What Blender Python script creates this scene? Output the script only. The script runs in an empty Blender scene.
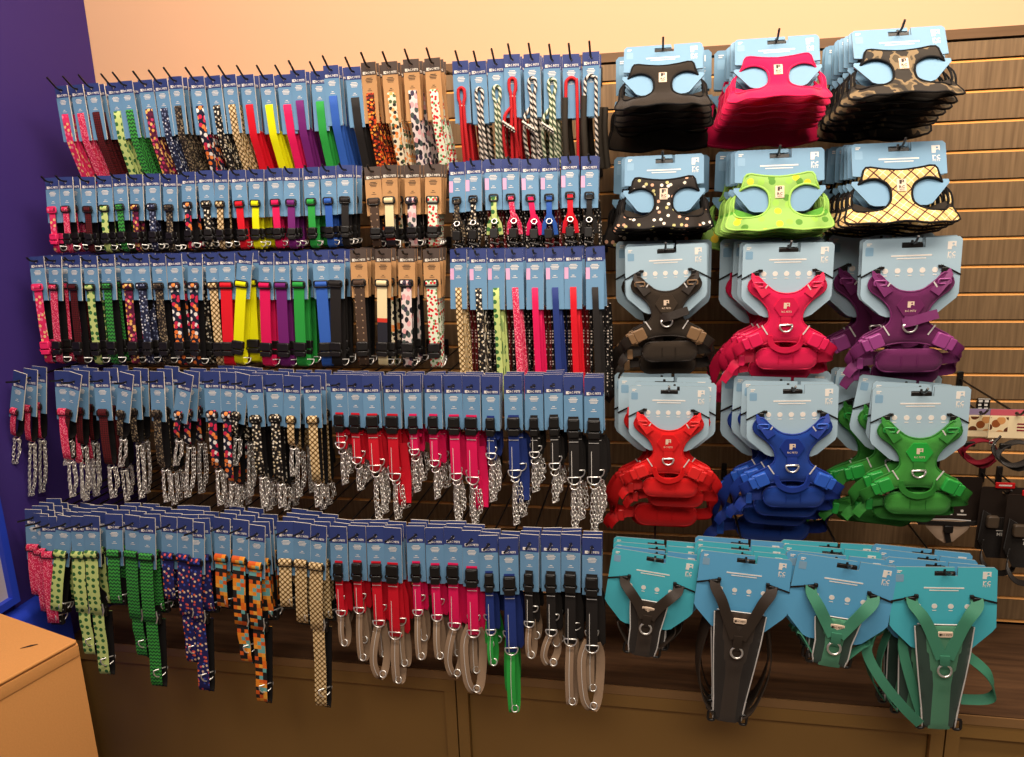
import bpy, math, random
import numpy as np
from mathutils import Vector, Matrix, geometry
random.seed(7)
SC = bpy.context.scene
COL = SC.collection

# ------------------------------------------------------------------ camera
YAW, PITCH, ROLL, FPX, DIST, EYE = 0.18988, 0.2315, -0.03356, 761.15, 2.301, 1.82
cy, sy = math.cos(YAW), math.sin(YAW); cp, sp = math.cos(PITCH), math.sin(PITCH); cr, sr = math.cos(ROLL), math.sin(ROLL)
fw = np.array([-sy*cp, cy*cp, -sp]); rt = np.array([cy, sy, 0.0]); up = np.cross(rt, fw)
RC = np.array([cr*rt + sr*up, -(cr*up - sr*rt), fw])
cam = bpy.data.objects.new('camera', bpy.data.cameras.new('camera')); COL.objects.link(cam)
cam.data.sensor_width = 36.0; cam.data.lens = FPX/1024*36; cam.data.clip_start = 0.02
M = Matrix.Identity(4)
for i in range(3):
    M[i][0] = RC[0][i]; M[i][1] = -RC[1][i]; M[i][2] = -RC[2][i]
M.translation = (0, -DIST, EYE)
cam.matrix_world = M
SC.camera = cam

def un(x, y, d):
    """world point seen at (x, y) of the photograph, d metres out from the slat wall"""
    w = RC.T @ np.array([x-512, y-378.5, FPX]); w = w*(DIST-d)/w[1]
    return Vector((w[0], w[1]-DIST, w[2]+EYE))
def unz(x, y, z):
    w = RC.T @ np.array([x-512, y-378.5, FPX]); w = w*(z-EYE)/w[2]
    return Vector((w[0], w[1]-DIST, w[2]+EYE))

# ------------------------------------------------------------------ light and exposure
SC.view_settings.view_transform = 'Standard'; SC.view_settings.look = 'None'
SC.view_settings.gamma = 1.0; SC.view_settings.use_curve_mapping = False
SC.view_settings.exposure = 0.0
W = bpy.data.worlds.new('world'); SC.world = W; W.use_nodes = True
W.node_tree.nodes['Background'].inputs[0].default_value = (1.0, 0.86, 0.72, 1)
W.node_tree.nodes['Background'].inputs[1].default_value = 0.04
def area(name, loc, target, size, size_y, power, col):
    l = bpy.data.lights.new(name, 'AREA'); l.shape = 'RECTANGLE'; l.size = size; l.size_y = size_y
    l.energy = power; l.color = col
    o = bpy.data.objects.new(name, l); COL.objects.link(o); o.location = loc
    o.rotation_euler = (Vector(target)-Vector(loc)).to_track_quat('-Z', 'Y').to_euler()
    return o
area('ceiling_light_panel', (0.95, -0.72, 3.2), (0.75, -0.1, 1.5), 1.5, 0.25, 15, (1.0, 0.84, 0.68))
area('ceiling_light_strip', (-0.1, -1.35, 3.35), (-0.1, -0.2, 1.1), 3.0, 0.3, 78, (1.0, 0.85, 0.71))
area('front_fill_light', (0.3, -3.0, 3.3), (0.1, 0, 0.9), 2.6, 0.8, 50, (1.0, 0.90, 0.79))  # soft frontal fill added from behind the camera for card fronts and metal

# ------------------------------------------------------------------ mesh builder
class MB:
    def __init__(s):
        s.v = []; s.f = []; s.m = []; s.uv = []; s.sm = []; s.mats = []; s.M = None
    def mi(s, mat):
        if mat not in s.mats: s.mats.append(mat)
        return s.mats.index(mat)
    def add(s, vs, fs, mat, uvs=None, smooth=False):
        b = len(s.v)
        s.v += [tuple(s.M @ Vector(p)) if s.M is not None else tuple(p) for p in vs]
        k = s.mi(mat)
        for i, f in enumerate(fs):
            s.f.append([b+j for j in f]); s.m.append(k); s.sm.append(smooth)
            s.uv.append(uvs[i] if uvs else [(vs[j][0], vs[j][2]) for j in f])
    def mesh(s, name):
        me = bpy.data.meshes.new(name); me.from_pydata(s.v, [], s.f)
        for m in s.mats: me.materials.append(m)
        me.polygons.foreach_set('material_index', s.m); me.polygons.foreach_set('use_smooth', s.sm)
        uvl = me.uv_layers.new(name='uv')
        uvl.data.foreach_set('uv', [c for f in s.uv for p in f for c in p])
        me.update(); return me
    # ---- shapes
    def poly(s, loop, holes, y0, y1, mat, side=None, back=None, bev=0.0):
        """flat shape in x-z extruded from y0 (front) to y1 (back)"""
        side = side or mat; back = back or side
        loops = [loop]+list(holes)
        tris = geometry.tessellate_polygon([[Vector((p[0], p[1], 0)) for p in l] for l in loops])
        pts = [p for l in loops for p in l]
        A = [(p[0], y0, p[1]) for p in pts]; B = [(p[0], y1, p[1]) for p in pts]
        ft, bk = [], []
        for t in tris:
            a, b, c = (pts[i] for i in t)
            ar = (b[0]-a[0])*(c[1]-a[1])-(b[1]-a[1])*(c[0]-a[0])
            t = list(t) if ar > 0 else list(t)[::-1]     # ccw in x-z seen from -y
            ft.append(t); bk.append(t[::-1])
        s.add(A, ft, mat); s.add(B, bk, back)
        o = 0
        for li, l in enumerate(loops):
            n = len(l); ar = sum(l[i][0]*l[(i+1) % n][1]-l[(i+1) % n][0]*l[i][1] for i in range(n))
            fl = []
            for i in range(n):
                j = (i+1) % n; q = [i, i+n, j+n, j] if (ar > 0) == (li == 0) else [i, j, j+n, i+n]
                fl.append(q)
            if (ar > 0) != (li == 0) and li > 0: pass
            s.add([(p[0], y0, p[1]) for p in l]+[(p[0], y1, p[1]) for p in l], fl, side)
            o += n
    def box(s, c, d, mat, rot=None):
        x, y, z = d[0]/2, d[1]/2, d[2]/2
        vs = [Vector((i*x, j*y, k*z)) for i in (-1, 1) for j in (-1, 1) for k in (-1, 1)]
        if rot is not None: vs = [rot @ p for p in vs]
        vs = [p+Vector(c) for p in vs]
        s.add(vs, [[0, 1, 3, 2], [4, 6, 7, 5], [0, 4, 5, 1], [2, 3, 7, 6], [0, 2, 6, 4], [1, 5, 7, 3]], mat)
    def rbox(s, c, d, r, mat, rot=None, side=None):
        """box with rounded corners and softened front edge, facing -y"""
        lp = rrect(d[0], d[2], r); e = min(r*0.5, d[1]*0.4, 0.004)
        n = len(lp); rings = []
        for y, k in ((d[1]/2, 0), (-d[1]/2+e, 0), (-d[1]/2+e*.3, .3*e), (-d[1]/2, e)):
            rings.append([Vector((p[0]*(1-2*k/d[0]), y, p[1]*(1-2*k/d[2]))) for p in lp])
        vs = [p for q in rings for p in q]
        if rot is not None: vs = [rot @ p for p in vs]
        vs = [p+Vector(c) for p in vs]
        fs = [[a*n+i, a*n+(i+1) % n, (a+1)*n+(i+1) % n, (a+1)*n+i] for a in range(3) for i in range(n)]
        s.add(vs, fs, mat, smooth=True)
        s.add(vs[3*n:], [list(range(n))], mat); s.add(vs[:n], [list(range(n))[::-1]], side or mat)
    def tube(s, path, r, mat, seg=6, closed=False, flat=1.0):
        P = [Vector(p) for p in path]; n = len(P); vs = []; N = None
        for i in range(n):
            a = P[(i-1) % n] if closed or i else P[i]; b = P[(i+1) % n] if closed or i < n-1 else P[i]
            T = (b-a).normalized()
            if N is None:
                N = T.orthogonal().normalized()
            N = (N-T*N.dot(T)).normalized(); Bn = T.cross(N)
            rr = r[i] if isinstance(r, (list, tuple)) else r
            for k in range(seg):
                t = 2*math.pi*k/seg
                vs.append(P[i]+N*(math.cos(t)*rr)+Bn*(math.sin(t)*rr*flat))
        fs = []
        for i in range(n if closed else n-1):
            j = (i+1) % n
            for k in range(seg):
                l = (k+1) % seg; fs.append([i*seg+k, i*seg+l, j*seg+l, j*seg+k])
        L = [0.0]
        for i in range(n): L.append(L[-1]+(P[(i+1) % n]-P[i]).length)
        uvs = [[(k/seg*6.28*(r if not isinstance(r, (list, tuple)) else r[0]), L[i]) for k, i in
               ((f[0] % seg, f[0]//seg), (f[0] % seg+1, f[0]//seg), (f[0] % seg+1, f[0]//seg+1), (f[0] % seg, f[0]//seg+1))] for f in fs]
        s.add(vs, fs, mat, uvs, True)
        if not closed:
            s.add(vs[:seg], [list(range(seg))[::-1]], mat); s.add(vs[-seg:], [list(range(seg))], mat)
    def ribbon(s, path, w, t, mat, inner=None, wdir=(1, 0, 0), v0=0.0, closed=False):
        """strap of width w along wdir and thickness t; the pattern runs along its length"""
        P = [Vector(p) for p in path]; n = len(P); inner = inner or mat
        ws = wdir if isinstance(wdir, list) else [wdir]*n
        O = []; L = [v0]
        for i in range(n):
            a = P[(i-1) % n] if closed or i else P[i]; b = P[(i+1) % n] if closed or i < n-1 else P[i]
            T = (b-a).normalized(); Wd = Vector(ws[i]); Wd = (Wd-T*Wd.dot(T)).normalized(); N = T.cross(Wd)
            hw = (w[i] if isinstance(w, (list, tuple)) else w)/2
            O.append((P[i]-Wd*hw+N*(t/2), P[i]+Wd*hw+N*(t/2), P[i]+Wd*hw-N*(t/2), P[i]-Wd*hw-N*(t/2)))
            L.append(L[-1]+(P[(i+1) % n]-P[i]).length)
        vs = [p for o in O for p in o]; fo, fi, fe, uo = [], [], [], []
        w0 = max(w) if isinstance(w, (list, tuple)) else w
        for i in range(n if closed else n-1):
            j = (i+1) % n; a, b = 4*i, 4*j
            fo.append([a, b, b+1, a+1]); uo.append([(0, L[i]), (0, L[i+1]), (w0, L[i+1]), (w0, L[i])])
            fi.append([a+2, a+3, b+3, b+2]); fe += [[a+1, a+2, b+2, b+1], [a+3, a, b, b+3]]
        s.add(vs, fo, mat, uo, True); s.add(vs, fi, inner, uo, True); s.add(vs, fe, inner)
        if not closed:
            s.add(vs[:4], [[3, 2, 1, 0]], mat); s.add(vs[-4:], [[0, 1, 2, 3]], mat)
    def sheet(s, outer, holes, step, fn, thick, mat, back=None, soft=0.006):
        """soft padded panel: outline in x-z with holes, y = fn(x, z), rounded towards its edges"""
        back = back or mat
        loops = [resample(l, step) for l in [outer]+list(holes)]
        vs = []; es = []
        for l in loops:
            b = len(vs); vs += l; es += [(b+i, b+(i+1) % len(l)) for i in range(len(l))]
        bnd = np.array(vs)
        lo = bnd.min(0); hi = bnd.max(0)
        A = np.concatenate([np.array(l) for l in loops]); B = np.concatenate([np.roll(np.array(l), -1, 0) for l in loops])
        def dist(p):
            d = B-A; t = np.clip(((p-A)*d).sum(1)/np.maximum((d*d).sum(1), 1e-12), 0, 1)
            return np.sqrt((((A+d*t[:, None])-p)**2).sum(1).min())
        def inside(p):
            c = ((A[:, 1] > p[1]) != (B[:, 1] > p[1]))
            with np.errstate(divide='ignore', invalid='ignore'):
                xi = (B[:, 0]-A[:, 0])*(p[1]-A[:, 1])/(B[:, 1]-A[:, 1])+A[:, 0]
            return (c & (p[0] < xi)).sum() % 2 == 1
        for r in np.arange(lo[1]+step/2, hi[1], step):
            for q in np.arange(lo[0]+step/2, hi[0], step):
                p = np.array((q, r))
                if inside(p) and dist(p) > step*.55: vs.append((q, r))
        res = geometry.delaunay_2d_cdt([Vector(p) for p in vs], es, [], 0, 1e-6)
        V2 = [np.array(p) for p in res[0]]
        F = []
        for f in res[2]:
            c = sum(V2[i] for i in f)/3
            if inside(c):
                a, b, d = (V2[i] for i in f)
                ar = (b[0]-a[0])*(d[1]-a[1])-(b[1]-a[1])*(d[0]-a[0])
                F.append(list(f) if ar > 0 else list(f)[::-1])
        ft, bk = [], []
        for p in V2:
            k = min(1.0, dist(p)/soft); h = thick/2*(0.25+0.75*math.sqrt(max(0, 1-(1-k)**2)))
            y = fn(p[0], p[1]); ft.append((p[0], y-h, p[1])); bk.append((p[0], y+h, p[1]))
        s.add(ft, F, mat, smooth=True); s.add(bk, [f[::-1] for f in F], back, smooth=True)
        nb = len(bnd); fe = []
        n = len(ft)
        cnt = {}
        for f in F:
            for i in range(3): cnt[(f[i], f[(i+1) % 3])] = 1
        for (a, b) in cnt:
            if (b, a) not in cnt: fe.append([b, a, a+n, b+n])
        s.add(ft+bk, fe, mat, smooth=True)
    def text(s, txt, size, x, y, z, mat, align='CENTER', rot=0.0, bold=0.0):
        vs, fs = text_geo(txt, align, bold)
        c, q = math.cos(rot), math.sin(rot)
        s.add([(x+(p[0]*c-p[1]*q)*size, y, z+(p[0]*q+p[1]*c)*size) for p in vs], fs, mat)

_T = {}
def text_geo(txt, align, bold):
    k = (txt, align, bold)
    if k not in _T:
        cu = bpy.data.curves.new('t', 'FONT'); cu.body = txt; cu.align_x = align; cu.align_y = 'CENTER'
        cu.resolution_u = 1; cu.offset = bold; cu.size = 1
        o = bpy.data.objects.new('t', cu); COL.objects.link(o)
        dg = bpy.context.evaluated_depsgraph_get(); dg.update()
        me = bpy.data.meshes.new_from_object(o.evaluated_get(dg))
        _T[k] = ([tuple(v.co) for v in me.vertices], [list(p.vertices) for p in me.polygons])
        bpy.data.objects.remove(o); bpy.data.curves.remove(cu); bpy.data.meshes.remove(me)
    return _T[k]
def rrect(w, h, r, n=4, cx=0, cz=0):
    r = min(r, w/2-1e-5, h/2-1e-5); out = []
    for sx, sz, a0 in ((1, 1, 0), (-1, 1, 90), (-1, -1, 180), (1, -1, 270)):
        for i in range(n+1):
            a = math.radians(a0+90*i/n)
            out.append((cx+sx*(w/2-r)+r*math.cos(a), cz+sz*(h/2-r)+r*math.sin(a)))
    return out
def resample(l, step):
    out = []
    for i in range(len(l)):
        a, b = np.array(l[i], float), np.array(l[(i+1) % len(l)], float)
        n = max(1, int(round(np.linalg.norm(b-a)/step)))
        out += [tuple(a+(b-a)*k/n) for k in range(n)]
    return out
def spline(pts, n=6, closed=True):
    """Catmull-Rom through 2-D or 3-D points"""
    P = [np.array(p, float) for p in pts]; m = len(P); out = []
    for i in range(m if closed else m-1):
        if closed: a, b, c, d = P[i-1], P[i], P[(i+1) % m], P[(i+2) % m]
        else: a, b, c, d = P[max(i-1, 0)], P[i], P[i+1], P[min(i+2, m-1)]
        for k in range(n):
            t = k/n
            out.append(tuple(0.5*(2*b+(c-a)*t+(2*a-5*b+4*c-d)*t*t+(3*b-a-3*c+d)*t**3)))
    if not closed: out.append(tuple(P[-1]))
    return out
def mirror(pts):
    return [(-p[0], p[1]) for p in reversed(pts)]

# ------------------------------------------------------------------ materials
def new_mat(name):
    m = bpy.data.materials.new(name); m.use_nodes = True
    nt = m.node_tree; b = nt.nodes['Principled BSDF']; return m, nt, b
def lin(c):
    return tuple(((v/255)/12.92 if v/255 <= .04045 else ((v/255+.055)/1.055)**2.4) for v in c)+(1,)
def solid(name, rgb, rough=.6, metal=0.0, spec=.4, bump=0.0, bscale=900, sheen=0.0, var=0.0):
    m, nt, b = new_mat(name)
    b.inputs['Base Color'].default_value = lin(rgb); b.inputs['Roughness'].default_value = rough
    b.inputs['Metallic'].default_value = metal; b.inputs['Specular IOR Level'].default_value = spec
    if sheen: b.inputs['Sheen Weight'].default_value = sheen
    if bump or var:
        tc = nt.nodes.new('ShaderNodeTexCoord'); nz = nt.nodes.new('ShaderNodeTexNoise'); nz.inputs['Scale'].default_value = bscale
        nt.links.new(tc.outputs['Object'], nz.inputs['Vector'])
        if bump:
            bp = nt.nodes.new('ShaderNodeBump'); bp.inputs['Strength'].default_value = bump; bp.inputs['Distance'].default_value = .002
            nt.links.new(nz.outputs['Fac'], bp.inputs['Height']); nt.links.new(bp.outputs[0], b.inputs['Normal'])
        if var:
            mx = nt.nodes.new('ShaderNodeMix'); mx.data_type = 'RGBA'; c = lin(rgb)
            mx.inputs[6].default_value = tuple(v*(1-var) for v in c[:3])+(1,); mx.inputs[7].default_value = tuple(min(1, v*(1+var)) for v in c[:3])+(1,)
            nt.links.new(nz.outputs['Fac'], mx.inputs[0]); nt.links.new(mx.outputs[2], b.inputs['Base Color'])
    return m
def ramp_node(nt, cols, pos=None):
    r = nt.nodes.new('ShaderNodeValToRGB'); r.color_ramp.interpolation = 'CONSTANT'
    e = r.color_ramp.elements; n = len(cols)
    pos = pos or [i/n for i in range(n)]
    while len(e) < n: e.new(.5)
    for i in range(n): e[i].position = pos[i]; e[i].color = lin(cols[i])
    return r
def confetti(name, base, dots, scale=1.0, size=.32, rnd=1.0, rough=.7, stretch=1.0):
    """webbing print: coloured blobs scattered on a ground; scale = blobs per centimetre"""
    m, nt, b = new_mat(name); b.inputs['Roughness'].default_value = rough; b.inputs['Specular IOR Level'].default_value = .25
    uv = nt.nodes.new('ShaderNodeUVMap'); mp = nt.nodes.new('ShaderNodeMapping')
    mp.inputs['Scale'].default_value = (100*scale, 100*scale*stretch, 1); nt.links.new(uv.outputs[0], mp.inputs[0])
    vo = nt.nodes.new('ShaderNodeTexVoronoi'); vo.voronoi_dimensions = '2D'; vo.inputs['Scale'].default_value = 1; vo.inputs['Randomness'].default_value = rnd
    nt.links.new(mp.outputs[0], vo.inputs['Vector'])
    lt = nt.nodes.new('ShaderNodeMath'); lt.operation = 'LESS_THAN'; lt.inputs[1].default_value = size; nt.links.new(vo.outputs['Distance'], lt.inputs[0])
    r = ramp_node(nt, dots); sp_ = nt.nodes.new('ShaderNodeSeparateColor'); nt.links.new(vo.outputs['Color'], sp_.inputs[0]); nt.links.new(sp_.outputs[0], r.inputs[0])
    mx = nt.nodes.new('ShaderNodeMix'); mx.data_type = 'RGBA'; mx.inputs[6].default_value = lin(base)
    nt.links.new(lt.outputs[0], mx.inputs[0]); nt.links.new(r.outputs[0], mx.inputs[7]); nt.links.new(mx.outputs[2], b.inputs['Base Color'])
    return m
def tartan(name, base, l1, l2, pitch=1.0, wid=.16, diag=True, rough=.7):
    m, nt, b = new_mat(name); b.inputs['Roughness'].default_value = rough; b.inputs['Specular IOR Level'].default_value = .25
    uv = nt.nodes.new('ShaderNodeUVMap'); mp = nt.nodes.new('ShaderNodeMapping')
    mp.inputs['Scale'].default_value = (100/pitch, 100/pitch, 1); mp.inputs['Rotation'].default_value = (0, 0, math.radians(45 if diag else 0))
    nt.links.new(uv.outputs[0], mp.inputs[0]); sx = nt.nodes.new('ShaderNodeSeparateXYZ'); nt.links.new(mp.outputs[0], sx.inputs[0])
    def stripe(sock, off, w):
        a = nt.nodes.new('ShaderNodeMath'); a.operation = 'ADD'; a.inputs[1].default_value = off; nt.links.new(sock, a.inputs[0])
        f = nt.nodes.new('ShaderNodeMath'); f.operation = 'FRACT'; nt.links.new(a.outputs[0], f.inputs[0])
        l = nt.nodes.new('ShaderNodeMath'); l.operation = 'LESS_THAN'; l.inputs[1].default_value = w; nt.links.new(f.outputs[0], l.inputs[0]); return l.outputs[0]
    def mxm(a, c):
        k = nt.nodes.new('ShaderNodeMath'); k.operation = 'MAXIMUM'; nt.links.new(a, k.inputs[0]); nt.links.new(c, k.inputs[1]); return k.outputs[0]
    a = mxm(stripe(sx.outputs[0], 0, wid), stripe(sx.outputs[1], 0, wid)); c = mxm(stripe(sx.outputs[0], .5, wid*.7), stripe(sx.outputs[1], .5, wid*.7))
    m1 = nt.nodes.new('ShaderNodeMix'); m1.data_type = 'RGBA'; m1.inputs[6].default_value = lin(base); m1.inputs[7].default_value = lin(l2); nt.links.new(c, m1.inputs[0])
    m2 = nt.nodes.new('ShaderNodeMix'); m2.data_type = 'RGBA'; m2.inputs[7].default_value = lin(l1); nt.links.new(m1.outputs[2], m2.inputs[6]); nt.links.new(a, m2.inputs[0])
    nt.links.new(m2.outputs[2], b.inputs['Base Color']); return m
def pixels(name, cols, cell=.8):
    m, nt, b = new_mat(name); b.inputs['Roughness'].default_value = .7
    uv = nt.nodes.new('ShaderNodeUVMap'); mp = nt.nodes.new('ShaderNodeMapping'); mp.inputs['Scale'].default_value = (100/cell, 100/cell, 1); nt.links.new(uv.outputs[0], mp.inputs[0])
    fl = nt.nodes.new('ShaderNodeVectorMath'); fl.operation = 'FLOOR'; nt.links.new(mp.outputs[0], fl.inputs[0])
    wn = nt.nodes.new('ShaderNodeTexWhiteNoise'); wn.noise_dimensions = '2D'; nt.links.new(fl.outputs[0], wn.inputs['Vector'])
    r = ramp_node(nt, cols); nt.links.new(wn.outputs['Value'], r.inputs[0]); nt.links.new(r.outputs[0], b.inputs['Base Color']); return m
def zigzag(name, c1, c2, pitch=.8, duty=.5, ang=45):
    """woven herringbone / twisted rope: slanted stripes across the length"""
    m, nt, b = new_mat(name); b.inputs['Roughness'].default_value = .75
    uv = nt.nodes.new('ShaderNodeUVMap'); sx = nt.nodes.new('ShaderNodeSeparateXYZ'); nt.links.new(uv.outputs[0], sx.inputs[0])
    def op(o, a, v=None):
        k = nt.nodes.new('ShaderNodeMath'); k.operation = o
        nt.links.new(a, k.inputs[0])
        if v is not None:
            if isinstance(v, float): k.inputs[1].default_value = v
            else: nt.links.new(v, k.inputs[1])
        return k.outputs[0]
    u = op('MULTIPLY', sx.outputs[0], 100.0/pitch); 
    if ang == 45: u = op('PINGPONG', u, .5)
    v = op('MULTIPLY', sx.outputs[1], 100.0/pitch)
    s_ = op('LESS_THAN', op('FRACT', op('ADD', u, v)), duty)
    mx = nt.nodes.new('ShaderNodeMix'); mx.data_type = 'RGBA'; mx.inputs[6].default_value = lin(c1); mx.inputs[7].default_value = lin(c2)
    nt.links.new(s_, mx.inputs[0]); nt.links.new(mx.outputs[2], b.inputs['Base Color']); return m
def bands(name, cols, pos, period):
    m, nt, b = new_mat(name); b.inputs['Roughness'].default_value = .6
    uv = nt.nodes.new('ShaderNodeUVMap'); sx = nt.nodes.new('ShaderNodeSeparateXYZ'); nt.links.new(uv.outputs[0], sx.inputs[0])
    k = nt.nodes.new('ShaderNodeMath'); k.operation = 'MULTIPLY'; k.inputs[1].default_value = 1/period; nt.links.new(sx.outputs[1], k.inputs[0])
    f = nt.nodes.new('ShaderNodeMath'); f.operation = 'FRACT'; nt.links.new(k.outputs[0], f.inputs[0])
    r = ramp_node(nt, cols, pos); nt.links.new(f.outputs[0], r.inputs[0]); nt.links.new(r.outputs[0], b.inputs['Base Color']); return m
def camo(name, cols, scale):
    m, nt, b = new_mat(name); b.inputs['Roughness'].default_value = .8
    uv = nt.nodes.new('ShaderNodeUVMap'); nz = nt.nodes.new('ShaderNodeTexNoise'); nz.noise_dimensions = '2D'; nz.inputs['Scale'].default_value = scale; nz.inputs['Detail'].default_value = 2
    nt.links.new(uv.outputs[0], nz.inputs['Vector']); r = ramp_node(nt, cols, [0, .45, .53, .6][:len(cols)])
    nt.links.new(nz.outputs['Fac'], r.inputs[0]); nt.links.new(r.outputs[0], b.inputs['Base Color']); return m
def wood(name, c1, c2, vertical=True, rough=.5):
    m, nt, b = new_mat(name); b.inputs['Roughness'].default_value = rough; b.inputs['Specular IOR Level'].default_value = .3
    tc = nt.nodes.new('ShaderNodeTexCoord'); mp = nt.nodes.new('ShaderNodeMapping')
    mp.inputs['Scale'].default_value = (110, 8, 5) if vertical else (4, 60, 60)
    nt.links.new(tc.outputs['Object'], mp.inputs[0]); nz = nt.nodes.new('ShaderNodeTexNoise'); nz.inputs['Scale'].default_value = 1; nz.inputs['Detail'].default_value = 4
    nt.links.new(mp.outputs[0], nz.inputs['Vector']); r = nt.nodes.new('ShaderNodeValToRGB'); r.color_ramp.elements[0].position = .3; r.color_ramp.elements[1].position = .72
    r.color_ramp.elements[0].color = lin(c1); r.color_ramp.elements[1].color = lin(c2)
    nt.links.new(nz.outputs['Fac'], r.inputs[0]); nt.links.new(r.outputs[0], b.inputs['Base Color']); return m

BLACK = solid('black_plastic', (22, 19, 17), .38, spec=.5)
WEBK = solid('black_webbing', (17, 14, 13), .8, spec=.25)
STEEL = solid('nickel_metal', (240, 236, 230), .32, metal=.85)
PEGM = solid('peg_black_metal', (24, 20, 18), .35, spec=.5)
WHITE = solid('white_print', (240, 232, 222), .6)
DARKP = solid('dark_print', (52, 38, 28), .6)
EDGE = solid('card_white_edge', (235, 225, 208), .7)
CBLUE = solid('card_blue', (104, 146, 180), .5)
CNAVY = solid('card_navy', (46, 60, 116), .5)
CKRAFT = solid('card_kraft', (190, 142, 92), .7, bump=.1, bscale=400)
CBROWN = solid('card_dark_brown', (72, 58, 50), .6)
CPINK = solid('pink_sticker', (222, 170, 205), .6)
REFL = solid('reflective_thread', (215, 210, 205), .4)
RIVET = solid('white_stitch', (225, 215, 205), .6)
def web(n, c): return solid('webbing_'+n, c, .62, spec=.3, bump=.25, bscale=1400, var=.12)
STY = {
 'pink_floral': (confetti('print_pink_floral', (222, 42, 92), [(240, 120, 150), (238, 190, 130), (222, 60, 104), (226, 40, 96)], 1.0, .42), 'hot pink floral'),
 'pink_mottle': (confetti('print_pink_mottle', (212, 42, 84), [(236, 110, 140), (200, 30, 70), (240, 150, 160)], 2.6, .4), 'mottled pink'),
 'red_check': (tartan('print_red_check', (120, 26, 30), (38, 12, 14), (70, 16, 20), .6, .3, False), 'dark red check'),
 'pale_paw': (confetti('print_pale_paw', (196, 212, 128), [(50, 100, 52), (60, 112, 60)], .55, .3, .35), 'pale green paw print'),
 'herring': (zigzag('print_green_herringbone', (58, 158, 58), (14, 66, 30), 1.0), 'green herringbone'),
 'plum': (confetti('print_plum_patch', (92, 26, 56), [(232, 170, 80), (200, 60, 100), (70, 20, 48), (240, 190, 110)], .95, .4), 'plum and gold print'),
 'navy_bone': (confetti('print_navy_bone', (34, 38, 62), [(220, 220, 225), (120, 130, 160), (34, 38, 62)], 1.3, .3), 'navy bone print'),
 'splatter': (confetti('print_splatter', (38, 32, 28), [(150, 132, 104), (92, 78, 62), (24, 20, 18)], 1.9, .42), 'black splatter print'),
 'sushi': (confetti('print_sushi', (28, 30, 50), [(238, 230, 220), (236, 120, 50), (206, 40, 74), (240, 236, 228), (240, 140, 70)], .72, .4), 'navy sushi print'),
 'dot_paw': (confetti('print_black_dots', (24, 20, 18), [(214, 196, 160), (230, 220, 200), (120, 104, 84)], 1.15, .3), 'black with cream dots'),
 'tan': (tartan('print_tan_check', (208, 168, 104), (44, 28, 22), (240, 222, 184), 1.0, .2), 'tan tartan'),
 'red': (web('red', (216, 12, 34)), 'plain red'),
 'crimson': (web('crimson', (206, 16, 38)), 'crimson'),
 'yellow': (web('neon_yellow', (236, 232, 0)), 'neon yellow'),
 'pink': (web('hot_pink', (222, 16, 86)), 'plain hot pink'),
 'purple': (web('purple', (112, 28, 108)), 'plain purple'),
 'green': (web('green', (42, 156, 62)), 'plain green'),
 'blue': (web('blue', (46, 92, 178)), 'plain blue'),
 'navy': (web('navy', (32, 52, 120)), 'navy blue'),
 'black': (web('black', (30, 26, 24)), 'plain black'),
 'flame': (confetti('print_flame', (48, 16, 12), [(226, 98, 30), (240, 160, 60), (130, 36, 16), (200, 60, 24)], 1.0, .44, stretch=1.5), 'dark flame print'),
 'cream_floral': (confetti('print_cream_floral', (228, 214, 182), [(226, 122, 50), (40, 36, 34), (74, 92, 60), (234, 160, 90)], .9, .42), 'cream and orange floral'),
 'abstract': (confetti('print_abstract', (224, 206, 200), [(36, 32, 38), (70, 80, 76), (222, 160, 160), (60, 50, 70)], .85, .45, stretch=.7), 'grey pink abstract'),
 'cherry': (confetti('print_cherry', (222, 230, 204), [(200, 24, 36), (214, 30, 40), (96, 140, 80)], 1.1, .36), 'white cherry print'),
 'leather': (confetti('print_leather', (72, 54, 42), [(160, 130, 100)], .6, .12, .2), 'brown studded leather'),
 'stripe': (bands('print_colour_block', [(236, 216, 166), (206, 50, 30), (30, 30, 40)], [0, .52, .58], .18), 'cream red black block'),
 'pixel': (pixels('print_pixel', [(240, 140, 30), (236, 110, 20), (30, 24, 22), (110, 176, 172), (244, 170, 60), (24, 20, 20), (220, 90, 20)], 1.1), 'orange pixel print'),
 'space': (confetti('print_space', (36, 36, 92), [(236, 108, 60), (230, 200, 170), (60, 80, 170), (210, 80, 90)], .8, .27), 'navy space print'),
 'red_rope': (zigzag('rope_red', (206, 22, 30), (150, 12, 20), .5, .3, 0), 'red rope'),
 'bw_rope': (zigzag('rope_black_white', (26, 22, 20), (226, 214, 200), 1.5, .5, 0), 'black and white rope'),
 'gw_rope': (zigzag('rope_green_white', (60, 84, 52), (220, 220, 190), 1.5, .5, 0), 'green and white rope'),
 'fleck': (confetti('fleck_black', (20, 17, 16), [(226, 214, 200), (20, 17, 16)], 1.3, .26, .4), 'black flecked'),
 'redfleck': (confetti('fleck_dark_red', (96, 8, 14), [(226, 200, 190), (96, 8, 14)], 1.3, .26, .4), 'dark red flecked'),
 'taupe': (web('taupe', (148, 122, 98)), 'taupe'),
}
SOLIDS = ('red', 'crimson', 'yellow', 'pink', 'purple', 'green', 'blue', 'navy', 'black', 'cherry')
def sm(k): return STY[k][0]

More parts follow.
